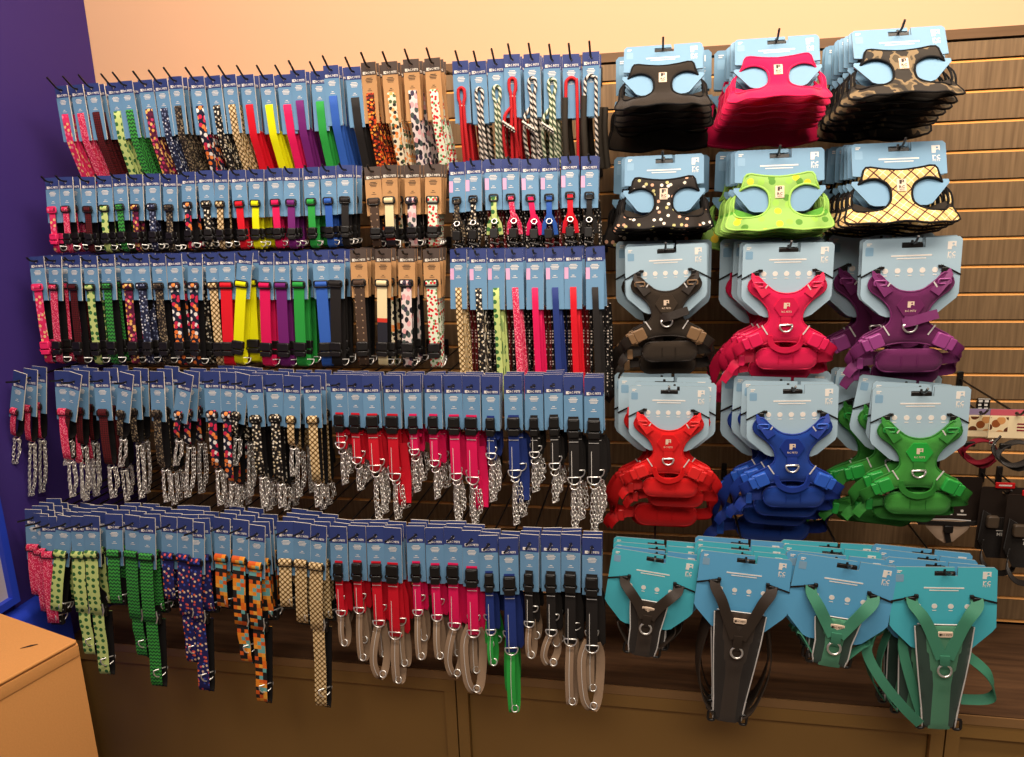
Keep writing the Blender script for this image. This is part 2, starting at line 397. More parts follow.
# ------------------------------------------------------------------ object helpers
def link(name, me, parent=None, loc=(0, 0, 0), rot=(0, 0, 0)):
    o = bpy.data.objects.new(name, me); COL.objects.link(o); o.parent = parent; o.location = loc; o.rotation_euler = rot; return o
def tag(o, label, cat, group=None):
    o['label'] = label; o['category'] = cat
    if group: o['group'] = group
    return o
def struct(name, me, loc=(0, 0, 0)):
    o = link(name, me, None, loc); o['kind'] = 'structure'; return o
def put(tmpl, name, label, cat, group, loc, rot=(0, 0, 0), scale=1.0):
    """one thing from a template: [(part name, mesh, [(sub-part name, mesh)])]"""
    r = link(name, None, None, loc, rot); r.scale = (scale,)*3; r.empty_display_size = .02; tag(r, label, cat, group)
    for pn, me, subs in tmpl:
        p = link(pn, me, r)
        for sn, sme in subs: link(sn, sme, p)
    return r

# ------------------------------------------------------------------ the setting
XL, XR, Z0 = -1.807, 1.75, 2.209          # side wall, end of the slat wall, top of the slat wall
PEACH = solid('peach_wall_paint', (226, 178, 140), .85, spec=.15, bump=.03, bscale=60)
BLUEW = solid('blue_wall_paint', (64, 46, 120), .6, spec=.25, bump=.04, bscale=300)
SLAT = wood('slat_board_wood', (112, 88, 62), (146, 117, 84))
LIP = solid('raw_board_edge', (238, 166, 88), .4, spec=.4)
CAB = solid('cabinet_bronze_laminate', (150, 112, 58), .5, spec=.35, var=.06, bscale=500)
DECKM = wood('deck_wood', (72, 50, 34), (104, 74, 50), False)
FLOORM = solid('grey_floor', (128, 116, 104), .5)
GAP = solid('dark_groove', (40, 26, 16), .8)
def boxmesh(name, lo, hi, mat):
    b = MB(); b.box([(lo[i]+hi[i])/2 for i in range(3)], [hi[i]-lo[i] for i in range(3)], mat); return b.mesh(name)
struct('floor', boxmesh('floor', (-2.6, -4.5, -.06), (2.4, .4, 0), FLOORM))
struct('wall_back', boxmesh('wall_back', (-2.0, .06, 0), (2.4, .16, 3.4), PEACH))
struct('wall_left', boxmesh('wall_left', (XL-.1, -2.6, 0), (XL, .059, 3.4), BLUEW))
b = MB()
for k in range(0, 22):
    zt = Z0-.0762*k-.0055; zb = Z0-.0762*(k+1)+.004
    if k == 0:
        zt = Z0-.0762*0-.030
    x0, x1 = XL+.001, XR
    # board face, grooved lower lip and dark slot
    prof = [(.014, zt), (0, zt), (0, zb), (.006, zb)]
    b.add([(x, y, z) for x in (x0, x1) for y, z in [(.04, zt), (0, zt), (0, zb), (.04, zb)]], [[1, 2, 6, 5], [0, 1, 5, 4], [2, 3, 7, 6], [4, 5, 6, 7], [0, 3, 2, 1]], SLAT)
    zs = Z0-.0762*(k+1)
    b.add([(x, y, z) for x in (x0, x1) for y, z in [(0, zs-.0055), (.0065, zs+.0008), (.013, zs+.004), (.013, zs+.0095)]], [[0, 4, 5, 1]], LIP)
    b.add([(x, y, z) for x in (x0, x1) for y, z in [(.0065, zs+.0008), (.014, zs+.0015), (.014, zs+.006)]], [[0, 3, 4, 1], [1, 4, 5, 2]], GAP)
b.box(((XL+XR)/2, .048, (Z0-.03)/2+.15), (XR-XL-.002, .014, Z0-.33), GAP)
o = struct('wall_back_slat_panelling', b.mesh('wall_back_slat_panelling'))
struct('trim_1', boxmesh('trim_1', (XL+.001, -.004, Z0-.024), (XR, .058, Z0), wood('trim_wood', (104, 76, 50), (124, 92, 62), False)))

# base cabinets under a continuous deck
DZ, DY = .52, -.455
b = MB(); b.box(((XL+XR)/2, DY/2, DZ-.014), (XR-XL-.004, -DY-.002, .028), DECKM)
b.box(((XL+XR)/2, DY-.002, DZ-.0145), (XR-XL-.004, .004, .025), solid('deck_edge_band', (150, 112, 70), .4))
o = link('display_deck', b.mesh('display_deck')); tag(o, 'long dark wood deck running along the foot of the slat wall', 'shelf')
seams = [-1.805, un(458, 720, .45).x, un(944, 740, .45).x, XR]
for i, nm in enumerate(('bronze base cabinet behind the cardboard carton', 'long middle bronze base cabinet under the black no-pull harnesses', 'bronze base cabinet at the end under the large pine green harness')):
    x0, x1 = seams[i]+.002, seams[i+1]-.002
    r = link('base_cabinet', None, None, ((x0+x1)/2, -.22, 0)); tag(r, nm, 'cabinet', 'bronze base cabinets under the deck')
    w = x1-x0; yf = DY+.012+.22
    b = MB(); b.box((0, -.005, .237), (w, .42, .47), CAB); link('carcass', b.mesh('carcass'), r)
    b = MB()
    b.box((0, yf-.004, .4715), (w, .018, .038), CAB); b.box((0, yf-.004, .03), (w, .018, .06), CAB)
    b.box((w/2-.016, yf-.004, .2565), (.032, .018, .3915), CAB); b.box((-w/2+.016 if i else -w/2+.005, yf-.004, .2565), (.032 if i else .01, .018, .3915), CAB)
    link('face_frame', b.mesh('face_frame'), r)
    b = MB(); b.box((0, yf+.006, .2565), (w-.07, .006, .39), CAB); link('front_panel', b.mesh('front_panel'), r)

# blue framed panel and plinth on the side wall
def unx(x, y, X):
    w = RC.T @ np.array([x-512, y-378.5, FPX]); w = w*(X/w[0]); return Vector((X, w[1]-DIST, w[2]+EYE))
c = unx(20, 601, XL+.03)
BLUEF = solid('blue_frame_laminate', (40, 66, 190), .4)
r = link('wall_panel', None, None, (XL, c.y-.5, c.z)); tag(r, 'grey fabric panel in a bright blue frame on the blue side wall', 'panel')
b = MB(); L_ = 1.0; hgt = .62; fwid = .022
for (yy, zz, dy, dz) in ((.5-fwid/2, hgt/2, fwid, hgt), (-.5+fwid/2, hgt/2, fwid, hgt), (0, fwid/2, L_-2*fwid, fwid), (0, hgt-fwid/2, L_-2*fwid, fwid)):
    b.box((.0165, yy, zz), (.032, dy, dz), BLUEF)
link('panel_frame', b.mesh('panel_frame'), r)
b = MB(); b.box((.0085, 0, hgt/2), (.016, L_-2*fwid, hgt-2*fwid), solid('grey_lilac_cloth', (176, 166, 172), .9, bump=.3, bscale=120)); link('cloth_insert', b.mesh('cloth_insert'), r)
b = MB(); pz = c.z-.03
b.poly([(XL+.001, 0), (XL+.042, 0)]+[(XL+.002+.04*math.cos(a*math.pi/16), pz-.03+.03*math.sin(a*math.pi/16)) for a in range(9)]+[(XL+.001, pz)], [], -1.5, -.47, BLUEF)
o = link('wall_plinth', b.mesh('wall_plinth')); tag(o, 'rounded bright blue plinth at the foot of the blue side wall', 'plinth')

# cardboard carton in the corner
KR = solid('carton_cardboard', (206, 144, 82), .8, spec=.2, bump=.12, bscale=260, var=.06)
bt = .94; cn = unz(77, 640, bt)
ex = (unz(0, 613, bt)-cn).normalized(); ang = math.atan2(-ex.y, -ex.x)
bw, bd = .36, .40
r = link('cardboard_carton', None, None, (cn.x, cn.y, 0), (0, 0, ang)); tag(r, 'plain brown cardboard carton standing in front of the base cabinets', 'box')
b = MB(); hh = bt-.006
b.rbox((-bw/2, -bd/2, hh/2), (bw, bd, hh), .006, KR); link('carton_body', b.mesh('carton_body'), r)
b = MB()
b.box((-bw/2, -bd*.25, bt-.003), (bw-.004, bd*.5-.002, .0055), KR); b.box((-bw/2, -bd*.75, bt-.003), (bw-.004, bd*.5-.002, .0055), KR)
b.tube([(-bw+.004, -bd+.001, bt-.002), (-.004, -bd+.001, bt-.002)], .0045, KR, 8); b.tube([(-.001, -bd+.004, bt-.002), (-.001, -.004, bt-.002)], .0045, KR, 8)
link('top_flap', b.mesh('top_flap'), r)
b = MB(); b.rbox((-bw/2, -bd-.0006, bt-.022), (bw-.002, .0035, .026), .001, KR); b.rbox((.0006, -bd/2, bt-.022), (.0035, bd-.002, .026), .001, KR); link('fold_band', b.mesh('fold_band'), r)
b = MB(); b.poly([(0, 0), (.018, .006), (.03, .013), (.016, .011)], [], -.0004, .0004, DARKP); b2 = b
q = Matrix.Rotation(-ang, 3, 'Z') @ (unz(23, 650, bt)-cn)
sc = link('scuff_mark', b.mesh('scuff_mark'), r, (q.x-.01, q.y, bt+.0012), (math.radians(-90), 0, .5)); sc['label'] = 'small dark scuff'

# ------------------------------------------------------------------ retail cards
def bars(b, z, rows, y, mat, wmax):
    for w, h, dz in rows:
        b.add([(-w*wmax/2, y, z+dz), (w*wmax/2, y, z+dz), (w*wmax/2, y, z+dz+h), (-w*wmax/2, y, z+dz+h)], [[0, 1, 2, 3]], mat)
_CARDS = {}
def card(kind, w, h, hole, logo, band):
    """hang card: kind blue / kraft / blue with a pink price sticker; z = 0 at the peg"""
    k = (kind, w, h)
    if k in _CARDS: return _CARDS[k]
    face, top, ink = (CKRAFT, CBROWN, DARKP) if kind == 'kraft' else (CBLUE, CNAVY, WHITE)
    edge = CKRAFT if kind == 'kraft' else EDGE
    b = MB(); t = .0016; zt = hole; zm = hole-band; zb = hole-h
    hl = [(.0048*math.cos(a*math.pi/5), .0048*math.sin(a*math.pi/5)) for a in range(10)]
    b.poly([(-w/2, zm), (w/2, zm), (w/2, zt), (-w/2, zt)], [hl], -t, t, top, edge, edge)
    b.poly([(-w/2, zb), (w/2, zb), (w/2, zm), (-w/2, zm)], [], -t, t, face, edge, edge)
    y = -t-.0003; zl = hole-logo; wi = WHITE if kind != 'kraft' else EDGE
    b.poly([(-.017, zl-.0035), (-.0095, zl-.0035), (-.0095, zl-.0005), (-.0125, zl-.0005), (-.0125, zl+.001), (-.0095, zl+.001), (-.0095, zl+.0035), (-.017, zl+.0035)], [], y, -t, wi)
    b.text('RC PETS', .0072, .0045, y, zl, wi, bold=.03)
    z1 = zm-.008
    bars(b, z1, [(.36, .0018, 0), (.5, .0018, -.0036), (.42, .0018, -.0072), (.36, .0012, -.0102)], y, ink, w)
    bars(b, z1-.026, [(.14, .0016, 0), (.30, .0012, -.004)], y, ink, w)
    if kind == 'pink':
        b.add([(-w/2, y, zm-.042), (-w/2+.010, y, zm-.042), (-w/2+.010, y, zm-.014), (-w/2, y, zm-.014)], [[0, 1, 2, 3]], CPINK)
    _CARDS[k] = b.mesh('header_card'); return _CARDS[k]
CD = {1: (.0416, .150, .013, .026, .032), 2: (.0424, .125, .014, .0276, .033), 3: (.0438, .1236, .014, .0272, .033), 31: (.0438, .150, .014, .028, .034),
      4: (.0450, .1363, .026, .0399, .046), 5: (.0470, .1444, .024, .0367, .044)}
def rowcard(r, kind): return card(kind, *CD[r])

def slider(sw, z, y, col=BLACK):
    b = MB(); lp = [(p[0], y, z+p[1]) for p in rrect(sw+.007, .015, .003, 2)]
    b.tube(lp, .0026, col, 6, True); b.box((0, y+.003, z), (sw+.004, .002, .0028), col); return b.mesh('slider')
def buckle(sw, z0, z1, y, col=BLACK):
    b = MB(); h = z0-z1; w = sw*1.06+.002
    b.rbox((0, y, z0-h*.30), (w, .011, h*.58), .004, col)
    b.rbox((0, y, z1+h*.17), (w*.92, .009, h*.34), .003, col)
    for s in (-1, 1):
        b.tube([(s*w*.42, y-.001, z0-h*.5), (s*w*.55, y-.001, z0-h*.64), (s*w*.5, y-.001, z1+h*.22)], .0022, col, 5)
    b.tube([(-w*.3, y-.0055, z0-h*.12), (w*.3, y-.0055, z0-h*.12)], .001, col, 4)
    return b.mesh('buckle')
def dring(w, z, y, x=0, rot=0.0, wire=.0017, name='ring'):
    b = MB(); R = w/2+.003
    pts = [(-R, 0)]+[(R*math.cos(math.pi+math.pi*i/10), R*1.05*math.sin(math.pi+math.pi*i/10)-.002) for i in range(11)]+[(R, 0)]
    c, s = math.cos(rot), math.sin(rot)
    b.tube([(x+p[0]*c, y+p[0]*s, z+p[1]) for p in pts], wire, STEEL, 6, True); return b.mesh(name)
def oring(R, c, wire=.0018, tilt=.4, name='ring'):
    b = MB(); b.tube([(c[0]+R*math.cos(a*math.pi/8), c[1]+R*math.sin(a*math.pi/8)*math.sin(tilt), c[2]+R*math.sin(a*math.pi/8)*math.cos(tilt)) for a in range(16)], wire, STEEL, 6, True)
    return b.mesh(name)
def loop_path(zs, ze, y0, y1, lean=.10, n=7, bulge=.003):
    """front strand down from zs to ze, turned up again behind"""
    P = []
    for i in range(n+1):
        t = i/n; z = zs+(ze-zs)*t; P.append((0, y0+(zs-z)*lean-bulge*math.sin(math.pi*t), z))
    o = (zs-ze)*lean
    P.append((0, (y0+y1)/2+o, ze-.006))
    for i in range(n+1):
        t = 1-i/n; z = zs+(ze-zs)*t; P.append((0, y1+(zs-z)*lean+bulge*math.sin(math.pi*t), z))
    return P
def chain(paths, pitch=.0104, lw=.0098, ll=.0150, wire=.00135):
    b = MB()
    prof = []
    for i in range(10):
        a = 2*math.pi*i/10; x = (lw/2-wire)*math.cos(a); z = (lw/2-wire)*math.sin(a)
        z += (ll-lw)/2*(1 if math.sin(a) > 0 else -1); prof.append((x, z))
    for path in paths:
        P = [Vector(p) for p in path]; seg = [(P[i+1]-P[i]).length for i in range(len(P)-1)]; tot = sum(seg)
        n = max(2, int(tot/pitch)); k = 0
        for i in range(n):
            s = (i+.5)*tot/n; j = 0
            while j < len(seg)-1 and s > seg[j]: s -= seg[j]; j += 1
            c = P[j]+(P[j+1]-P[j])*min(1, s/seg[j]); T = (P[j+1]-P[j]).normalized()
            X = T.cross(Vector((0, 1, 0))); X = X.normalized() if X.length > .1 else Vector((1, 0, 0)); Y = T.cross(X)
            A = X*.95+Y*.3 if i % 2 else X*.3-Y*.95
            b.tube([c+A*p[0]+T*p[1] for p in prof], wire, STEEL, 5, True)
    return b.mesh('chain')

def wrap(b, zs, sw, mat):
    """webbing turned over the bar of the slider"""
    b.ribbon([(0, -.007, zs+.006), (0, -.0115, zs+.004), (0, -.0136, zs-.002), (0, -.0132, zs-.009), (0, -.0085, zs-.014)], sw, .002, mat, WEBK)
# ---- templates: lists of (part, mesh, sub-parts)
def t_collar(st, rc, kind, sw, zs, zb, zk, zt, buck=None):
    mat = sm(st); bc = buck or BLACK
    b = MB(); P = loop_path(zs, zt, -.0075, .0135, .06)
    b.ribbon(P, sw, .0022, mat, mat if st in SOLIDS else WEBK)
    b.ribbon([(0, -.008, zs+.0035), (0, -.0125, zs+.0015), (0, -.0142, zs-.003), (0, -.0138, zs-.007), (0, -.0095, zs-.0115)], sw, .002, mat, WEBK); s_ = b.mesh('strap')
    yb = -.0075+(zs-zb)*.06-.003
    return [('header_card', rowcard(rc, kind), []), ('strap', s_, []), ('slider', slider(sw, zs-.004, -.0105, bc), []),
            ('buckle', buckle(sw, zb, zk, yb-.003, bc), []), ('ring', dring(sw*.7, zt+.012, .006+(zs-zt)*.06, sw*.5, 1.1), [])]
def t_leash(st, rc, kind, sw, zs, ze, lean=.16, extra=None):
    mat = sm(st); b = MB(); P = []
    zc = -.140
    def y(z, o): return o+max(0, zc-z)*lean
    P.append((0, .0015, zs+.001))
    n = 8
    for i in range(n+1):
        z = zs-.003+(ze-zs+.003)*i/n; P.append((.001*i, y(z, -.0035), z))
    P += [(.010, y(ze, .002), ze-.006), (.012, y(ze, .007), ze)]
    zt = -.135
    for i in range(1, 5):
        z = ze+(zt-ze)*i/4; P.append((.012-.001*i, y(z, .008), z))
    P += [(.009, y(zt, .011), zt+.004), (.010, y(zt, .014), zt)]
    for i in range(1, 6):
        z = zt+(ze+.01-zt)*i/5; P.append((.011+.002*i, y(z, .015), z))
    b.ribbon(P, sw, .0024, mat, mat)
    out = [('header_card', rowcard(rc, kind), []), ('strap', b.mesh('strap'), [])]
    if extra:
        b = MB()
        for x, o in ((-.010, .034), (.020, .040), (.031, .036)):
            b.tube([(x, y(-.13, o)-.01, -.13), (x+.002, y(-.2, o), -.2), (x-.001, y(ze, o), ze+.01)], .0042, sm(extra), 6)
        b.tube([(-.010, y(-.13, .034)-.01, -.13), (.005, y(-.13, .036)-.012, -.118), (.020, y(-.13, .040)-.01, -.13)], .0042, sm(extra), 6)
        out.append(('cord', b.mesh('cord'), []))
    return out
def t_rope(st, rc, zs, ze, typ):
    mat = sm(st); b = MB(); r = .0043; lean = .24
    def y(z, o=0.0): return -.0062+max(0, -.138-z)*lean+o
    w = .0085 if typ < 2 else .014
    top = [(w*math.cos(a), zs-w-.002+w*1.25*math.sin(a)) for a in [math.pi*i/8 for i in range(9)]]
    L1 = [(p[0], y(p[1]), p[1]) for p in top]
    zj = zs-.044
    if typ < 2:
        a = [(.006, y(ze, .004), ze), (.0055, y(zs-.12), zs-.12), (.0042, y(zj), zj), (w*.95, y(zs-.026), zs-.026)]
        c = [(-w*.95, y(zs-.026), zs-.026), (-.0042, y(zj), zj), (-.005, y(zs-.12), zs-.12), (-.007, y(ze, .004), ze)]
    else:
        a = [(.014, y(ze), ze), (.0135, y(zs-.1), zs-.1)]; c = [(-w, y(zs-.03), zs-.03), (-.0145, y(zs-.055), zs-.055)]
    b.tube(spline(a+L1[1:-1]+c, 3, False), r, mat, 7)
    if typ < 2:
        b.tube([(.014, y(-.14, .016), -.14), (.016, y(ze, .012), ze)], r, mat, 7); b.tube([(-.001, y(-.14, .016), -.14), (.003, y(ze, .013), ze)], r, mat, 7)
    if typ == 1:
        b.tube(spline([(-.006, y(zs-.07), zs-.07), (-.02, y(zs-.09, -.004), zs-.088), (-.022, y(zs-.1, -.006), zs-.112), (-.008, y(zs-.11, -.008), zs-.115), (.004, y(zs-.12, -.004), zs-.135), (.012, y(ze), ze+.02)], 4, False), r, mat, 7)
        b.tube(spline([(-.022, y(zs-.1), zs-.095), (-.026, y(zs-.13), zs-.14), (-.022, y(ze), ze+.02)], 4, False), r, mat, 7)
    out = [('header_card', rowcard(rc, 'blue'), []), ('rope', b.mesh('rope'), [])]
    b = MB()
    if typ < 2:
        b.tube([(-.008, y(zj)-.001, zj+.001), (.008, y(zj)-.001, zj+.001)], .0022, solid('clear_tie', (220, 190, 180), .3) if 'clear_tie' not in bpy.data.materials else bpy.data.materials['clear_tie'], 6)
        out.append(('tie', b.mesh('tie'), []))
    else:
        for x, o in ((-.0165, .0), (.020, .02), (.034, .024)):
            b.tube([(x, y(-.095, o), -.088 if x < 0 else -.115), (x-.002, y(-.16, o), -.16), (x, y(-.22, o), -.22), (x+.004, y(-.26, o), -.26)], .0078, solid('foam_grip', (52, 44, 34), .7) if 'foam_grip' not in bpy.data.materials else bpy.data.materials['foam_grip'], 9)
        out.append(('foam_grip', b.mesh('foam_grip'), []))
    if typ == 1:
        b = MB(); z = zs-.108
        for i in range(5): b.tube([(-.026+.006*i, y(z, -.012), z+.006-.004*i), (-.020+.006*i, y(z, -.014), z-.006-.004*i)], .0032, sm('bw_rope'), 6)
        out.append(('whipping', b.mesh('whipping'), []))
    return out
def t_cat(st, rc, sw, zs, ze, extra, slant=0.0):
    mat = sm(st); b = MB(); P = [(p[0]+(zs-p[2])*slant, p[1], p[2]) for p in loop_path(zs, ze, -.006, .012, .06, 5)]
    b.ribbon(P, sw, .002, mat, WEBK)
    for s in (-1, 1):
        b.ribbon([(slant*(zs-ze)+s*.002, -.004, ze+.018), (slant*(zs-ze)+s*.013, 0, ze-.004), (slant*(zs-ze)+s*.016, .006, ze-.03)], sw*.8, .002, mat, WEBK)
    s_ = b.mesh('strap'); b = MB(); zz = ze-.01
    for i, (x0, x1) in enumerate(((-.016, -.010), (-.004, -.012), (.010, .004), (.019, .024))):
        b.tube(spline([(x0, .012, -.09), (x0+.004, .018+.004*i, -.14), (x1, .022+.003*i, -.19), (x1+.006, .03, -.235)], 3, False), .004, sm(extra), 6)
    cd = b.mesh('cord')
    b = MB(); x = slant*(zs-ze)
    b.rbox((x-.002, -.008, ze-.028), (sw*1.5, .009, .024), .003, BLACK); b.tube([(x-.012, -.006, ze-.05), (x+.01, -.004, ze-.055)], .003, BLACK, 6)
    return [('header_card', rowcard(rc, 'pink'), []), ('strap', s_, []), ('slider', slider(sw, zs-.004, -.0085), []), ('buckle', b.mesh('buckle'), []),
            ('ring', oring(.0068, (x, -.009, ze+.002), .0016), []), ('cord', cd, [])]
def chains_at(z0, z1, y, x=0.0):
    s = .0065+.003*random.random(); u = .006
    return [[(x-s*.1, y-.004, z0), (x-s*.2, y-.004, (z0+z1)/2), (x+.001, y-.003, z1+u)], [(x+s*1.5, y+.001, z0), (x+s*1.9, y+.003, (z0+z1)/2), (x+s*1.4, y+.004, z1+.03)],
            [(x-s*.6, y, z0), (x-s, y+.002, (z0+z1)/2), (x-s*.8, y+.003, z1)], [(x+s*.6, y+.004, z0), (x+s*1.1, y+.006, (z0+z1)/2), (x+s*.5, y+.006, z1+.012)],
            [(x-s*.8, y+.003, z1), (x+s*.5, y+.006, z1+.006)]]
def t_martingale(st, sw, zs, ze, zc):
    b = MB(); b.ribbon(loop_path(zs, ze, -.006, .014, .05, 7, .004), sw, .0022, sm(st), WEBK); wrap(b, zs, sw, sm(st)); y = .004+(zs-ze)*.05
    return [('header_card', rowcard(4, 'blue'), []), ('strap', b.mesh('strap'), []), ('slider', slider(sw, zs-.005, -.009), []), ('ring', oring(.0085, (0, y, ze-.012), .0016, 1.0), []),
            ('chain', chain(chains_at(ze-.014, zc, y)), [])]
def buckled(st, rc, sw, zs, ze, extra_loop=0.0):
    """strap with the big clip at its top, as on the plain collars: clip centred on the card's lower edge"""
    b = MB(); P = loop_path(zs, ze, -.006, .012, .03, 7, .003); b.ribbon(P, sw, .0024, sm(st), sm(st))
    if extra_loop:
        b.ribbon([(sw*.7, .012, ze+.09), (sw*.95, .016, ze), (sw*.85, .018, ze-extra_loop*.9), (sw*.45, .016, ze-extra_loop), (sw*.25, .014, ze-extra_loop*.8), (sw*.3, .012, ze+.01)], sw*.8, .0022, sm(st), sm(st))
    else:
        b.ribbon([(sw*.45, .014, zs-.06), (sw*.75, .017, (zs+ze)/2), (sw*.8, .02, ze+.012), (sw*.6, .022, ze+.004)], sw*.8, .0022, sm(st), sm(st))
    s_ = b.mesh('strap')
    b = MB(); zq = zs-.050
    b.box((-sw*.22, -.0086+(zs-(zq+ze)/2)*.03-.0018, (zq+ze)/2), (.0012, .0008, zq-ze), REFL)
    b.box((0, -.0093, zq-.012), (sw*.9, .0008, .0014), REFL); rf = b.mesh('reflective_stitch')
    return s_, rf
def t_chainbuckle(st, sw, zs, ze, zc, extra=0.0):
    s_, rf = buckled(st, 4, sw, zs, ze, extra)
    y = (zs-ze)*.03
    return [('header_card', rowcard(4, 'blue'), []), ('strap', s_, [('stitching', rf)]), ('buckle', buckle(sw, zs-.004, zs-.050, -.0125), []), ('ring', dring(sw, ze+.014, -.012+y), []),
            ('ring', oring(.0095, (0, y, ze-.012), .0018, .9), []), ('chain', chain(chains_at(ze-.020, zc, y+.002, .002)), [])]
def t_slipbuckle(st, loopst, sw, zs, ze, zc, typ=0):
    s_, rf = buckled(st, 5, sw, zs, ze)
    y = (zs-ze)*.03+.002; b = MB(); ls = sm(loopst); lw = sw*.8
    if typ == 0:
        P = [(-.002, y-.004, ze-.004), (-.004, y-.006, (ze+zc)/2), (-.002, y-.003, zc+.01), (.002, y+.004, zc), (.007, y+.012, zc+.012), (.009, y+.012, (ze+zc)/2), (.004, y+.006, ze-.004)]
    elif typ == 1:
        P = [(-.004, y-.004, ze-.004), (-.016, y-.006, ze-(ze-zc)*.4), (-.020, y-.003, ze-(ze-zc)*.75), (-.008, y+.002, zc), (.006, y+.008, zc+.016), (.014, y+.012, (ze+zc)/2), (.006, y+.006, ze-.004)]
    else:
        P = [(-.010, y-.004, ze+.02), (-.026, y-.006, ze-.03), (-.020, y-.003, zc+.03), (0, y+.002, zc), (.014, y+.008, zc+.03), (.020, y+.012, ze-.03), (.010, y+.006, ze+.01)]
    P = spline(P, 4, False); b.ribbon(P, lw, .0022, ls, ls)
    lm = b.mesh('slip_loop')
    b = MB(); Q = [(p[0], p[1]-.0018, p[2]) for p in P[:len(P)//2]]; b.ribbon(Q, .0013, .0006, REFL, REFL); rl = b.mesh('reflective_stitch')
    return [('header_card', rowcard(5, 'blue'), []), ('strap', s_, [('stitching', rf)]), ('buckle', buckle(sw, zs-.004, zs-.052, -.0125), []), ('ring', dring(sw, ze+.012, -.012+y), []),
            ('slip_loop', lm, [('stitching', rl)]), ('ring', oring(.0085, (.004, y-.006, zc+.012), .0018, .3), [])]
def t_slip(st, sw, zs, ze, zc=None):
    b = MB(); b.ribbon(loop_path(zs, ze, -.006, .016, .05, 8, .004), sw, .0024, sm(st), WEBK); wrap(b, zs, sw, sm(st)); y = .004+(zs-ze)*.05
    s_ = b.mesh('strap')
    out = [('header_card', rowcard(5, 'blue'), []), ('strap', s_, []), ('slider', slider(sw, zs-.005, -.0095), [])]
    b = MB(); b.rbox((.004, y+.003, ze+.004), (sw*1.1, .011, .030), .004, BLACK); out.append(('buckle', b.mesh('buckle'), []))
    if zc:
        b = MB(); b.ribbon(spline([(.002, y-.006, ze+.03), (.004, y-.006, ze-.03), (.008, y-.002, (ze+zc)/2-.005), (.010, y, zc+.01), (.013, y+.008, zc), (.016, y+.014, zc+.012), (.012, y+.016, ze)], 3, False), sw*.92, .0024, sm(st), WEBK)
        out.append(('slip_loop', b.mesh('slip_loop'), [])); out.append(('ring', dring(sw*.9, zc+.05, y+.002, sw*.55, 1.0, .0019), []))
        b = MB(); b.tube([(sw*.45, y-.008, ze+.03), (sw*.6, y-.01, ze+.012), (sw*.45, y-.008, ze-.004)], .0024, STEEL, 6); out.append(('clasp', b.mesh('clasp'), []))
    else:
        out.append(('ring', dring(sw*.8, ze+.02, y, sw*.5, 1.0), []))
    return out

# ------------------------------------------------------------------ pegs and their goods
ROWN = {1: 'top row', 2: 'second row', 3: 'third row', 4: 'fourth row', 5: 'bottom row'}
ORD = ['first', 'second', 'third', 'fourth', 'fifth', 'sixth', 'seventh', 'eighth', 'ninth', 'tenth', 'eleventh', 'twelfth', 'thirteenth', 'fourteenth', 'fifteenth', 'sixteenth',
       'seventeenth', 'eighteenth', 'nineteenth', 'twentieth', 'twenty-first', 'twenty-second', 'twenty-third', 'twenty-fourth', 'twenty-fifth', 'twenty-sixth', 'twenty-seventh',
       'twenty-eighth', 'twenty-ninth', 'thirtieth', 'thirty-first', 'thirty-second', 'thirty-third']
_PEG = {}
def peg_mesh(L, tip):
    if not isinstance(tip, tuple): tip = (tip*.95, tip*.85)
    k = (round(L, 3), tip)
    if k not in _PEG:
        b = MB(); b.tube([(0, -.006, 0), (0, -L, 0), (0, -L-.007, tip[1]*.18), (0, -L-.014, tip[1]*.5), (0, -L-.014-tip[0], tip[1]*1.5)], .0027, PEGM, 7)
        c = MB(); c.rbox((0, -.004, -.004), (.016, .006, .052), .003, PEGM); _PEG[k] = (b.mesh('wire'), c.mesh('back_plate'))
    return _PEG[k]
def peg(X, Z, L, label, group, tip=.026):
    r = link('display_hook', None, None, (X, 0, Z)); tag(r, label, 'hook', group)
    w, p = peg_mesh(L, tip); link('wire', w, r); link('back_plate', p, r)
TIPS = {1: (.022, .018), 2: (.010, .010), 3: (.008, .008), 4: (.018, .004), 5: (.026, .006)}
TILT = {1: 0.0, 2: -.12, 3: -.13, 4: -.10, 5: -.12}
def stock(row, idx, x, y, d, tmpl, name, noun, cat, desc, n=3, gap=.024, roll=0.0, hole_logo=.013, sc=1.0, rear=None, yaw=None, rdesc=None):
    p = un(x, y, d); X, Z = p.x, p.z+hole_logo
    o = ORD[idx]
    peg(X, Z+.0018, d+.012, f'wire hook of the {desc} {noun}s, {o} along the {ROWN[row]}', f'wire hooks of the {ROWN[row]}', TIPS[row])
    pos = ['in front', 'second back', 'third back', 'fourth back', 'fifth back']
    dd = 0.0
    for i in range(n):
        t = (rear[(i-1) % len(rear)] if (rear and i) else tmpl)
        jx = 0 if i == 0 else random.uniform(-.0012, .0012)
        yw = (yaw if yaw is not None and i == 0 else random.uniform(-.10, .16)); rl = (roll if i == 0 else roll*.4+random.uniform(-.05, .05))
        put(t, name, f'{rdesc if rdesc and i else desc} {noun}, {pos[i]} on the {o} hook of the {ROWN[row]}', cat, f'{noun}s of the {ROWN[row]}',
            (X+jx, -(d-dd), Z), (TILT[row]+random.uniform(-.012, .012), rl, yw), sc)
        dd += gap*random.uniform(.85, 1.15)

HL = {1: .013, 2: .0136, 3: .0132, 31: .014, 4: .0139, 5: .0127}
D1, D2, D3, D4, D5 = .30, .36, .42, .52, .60
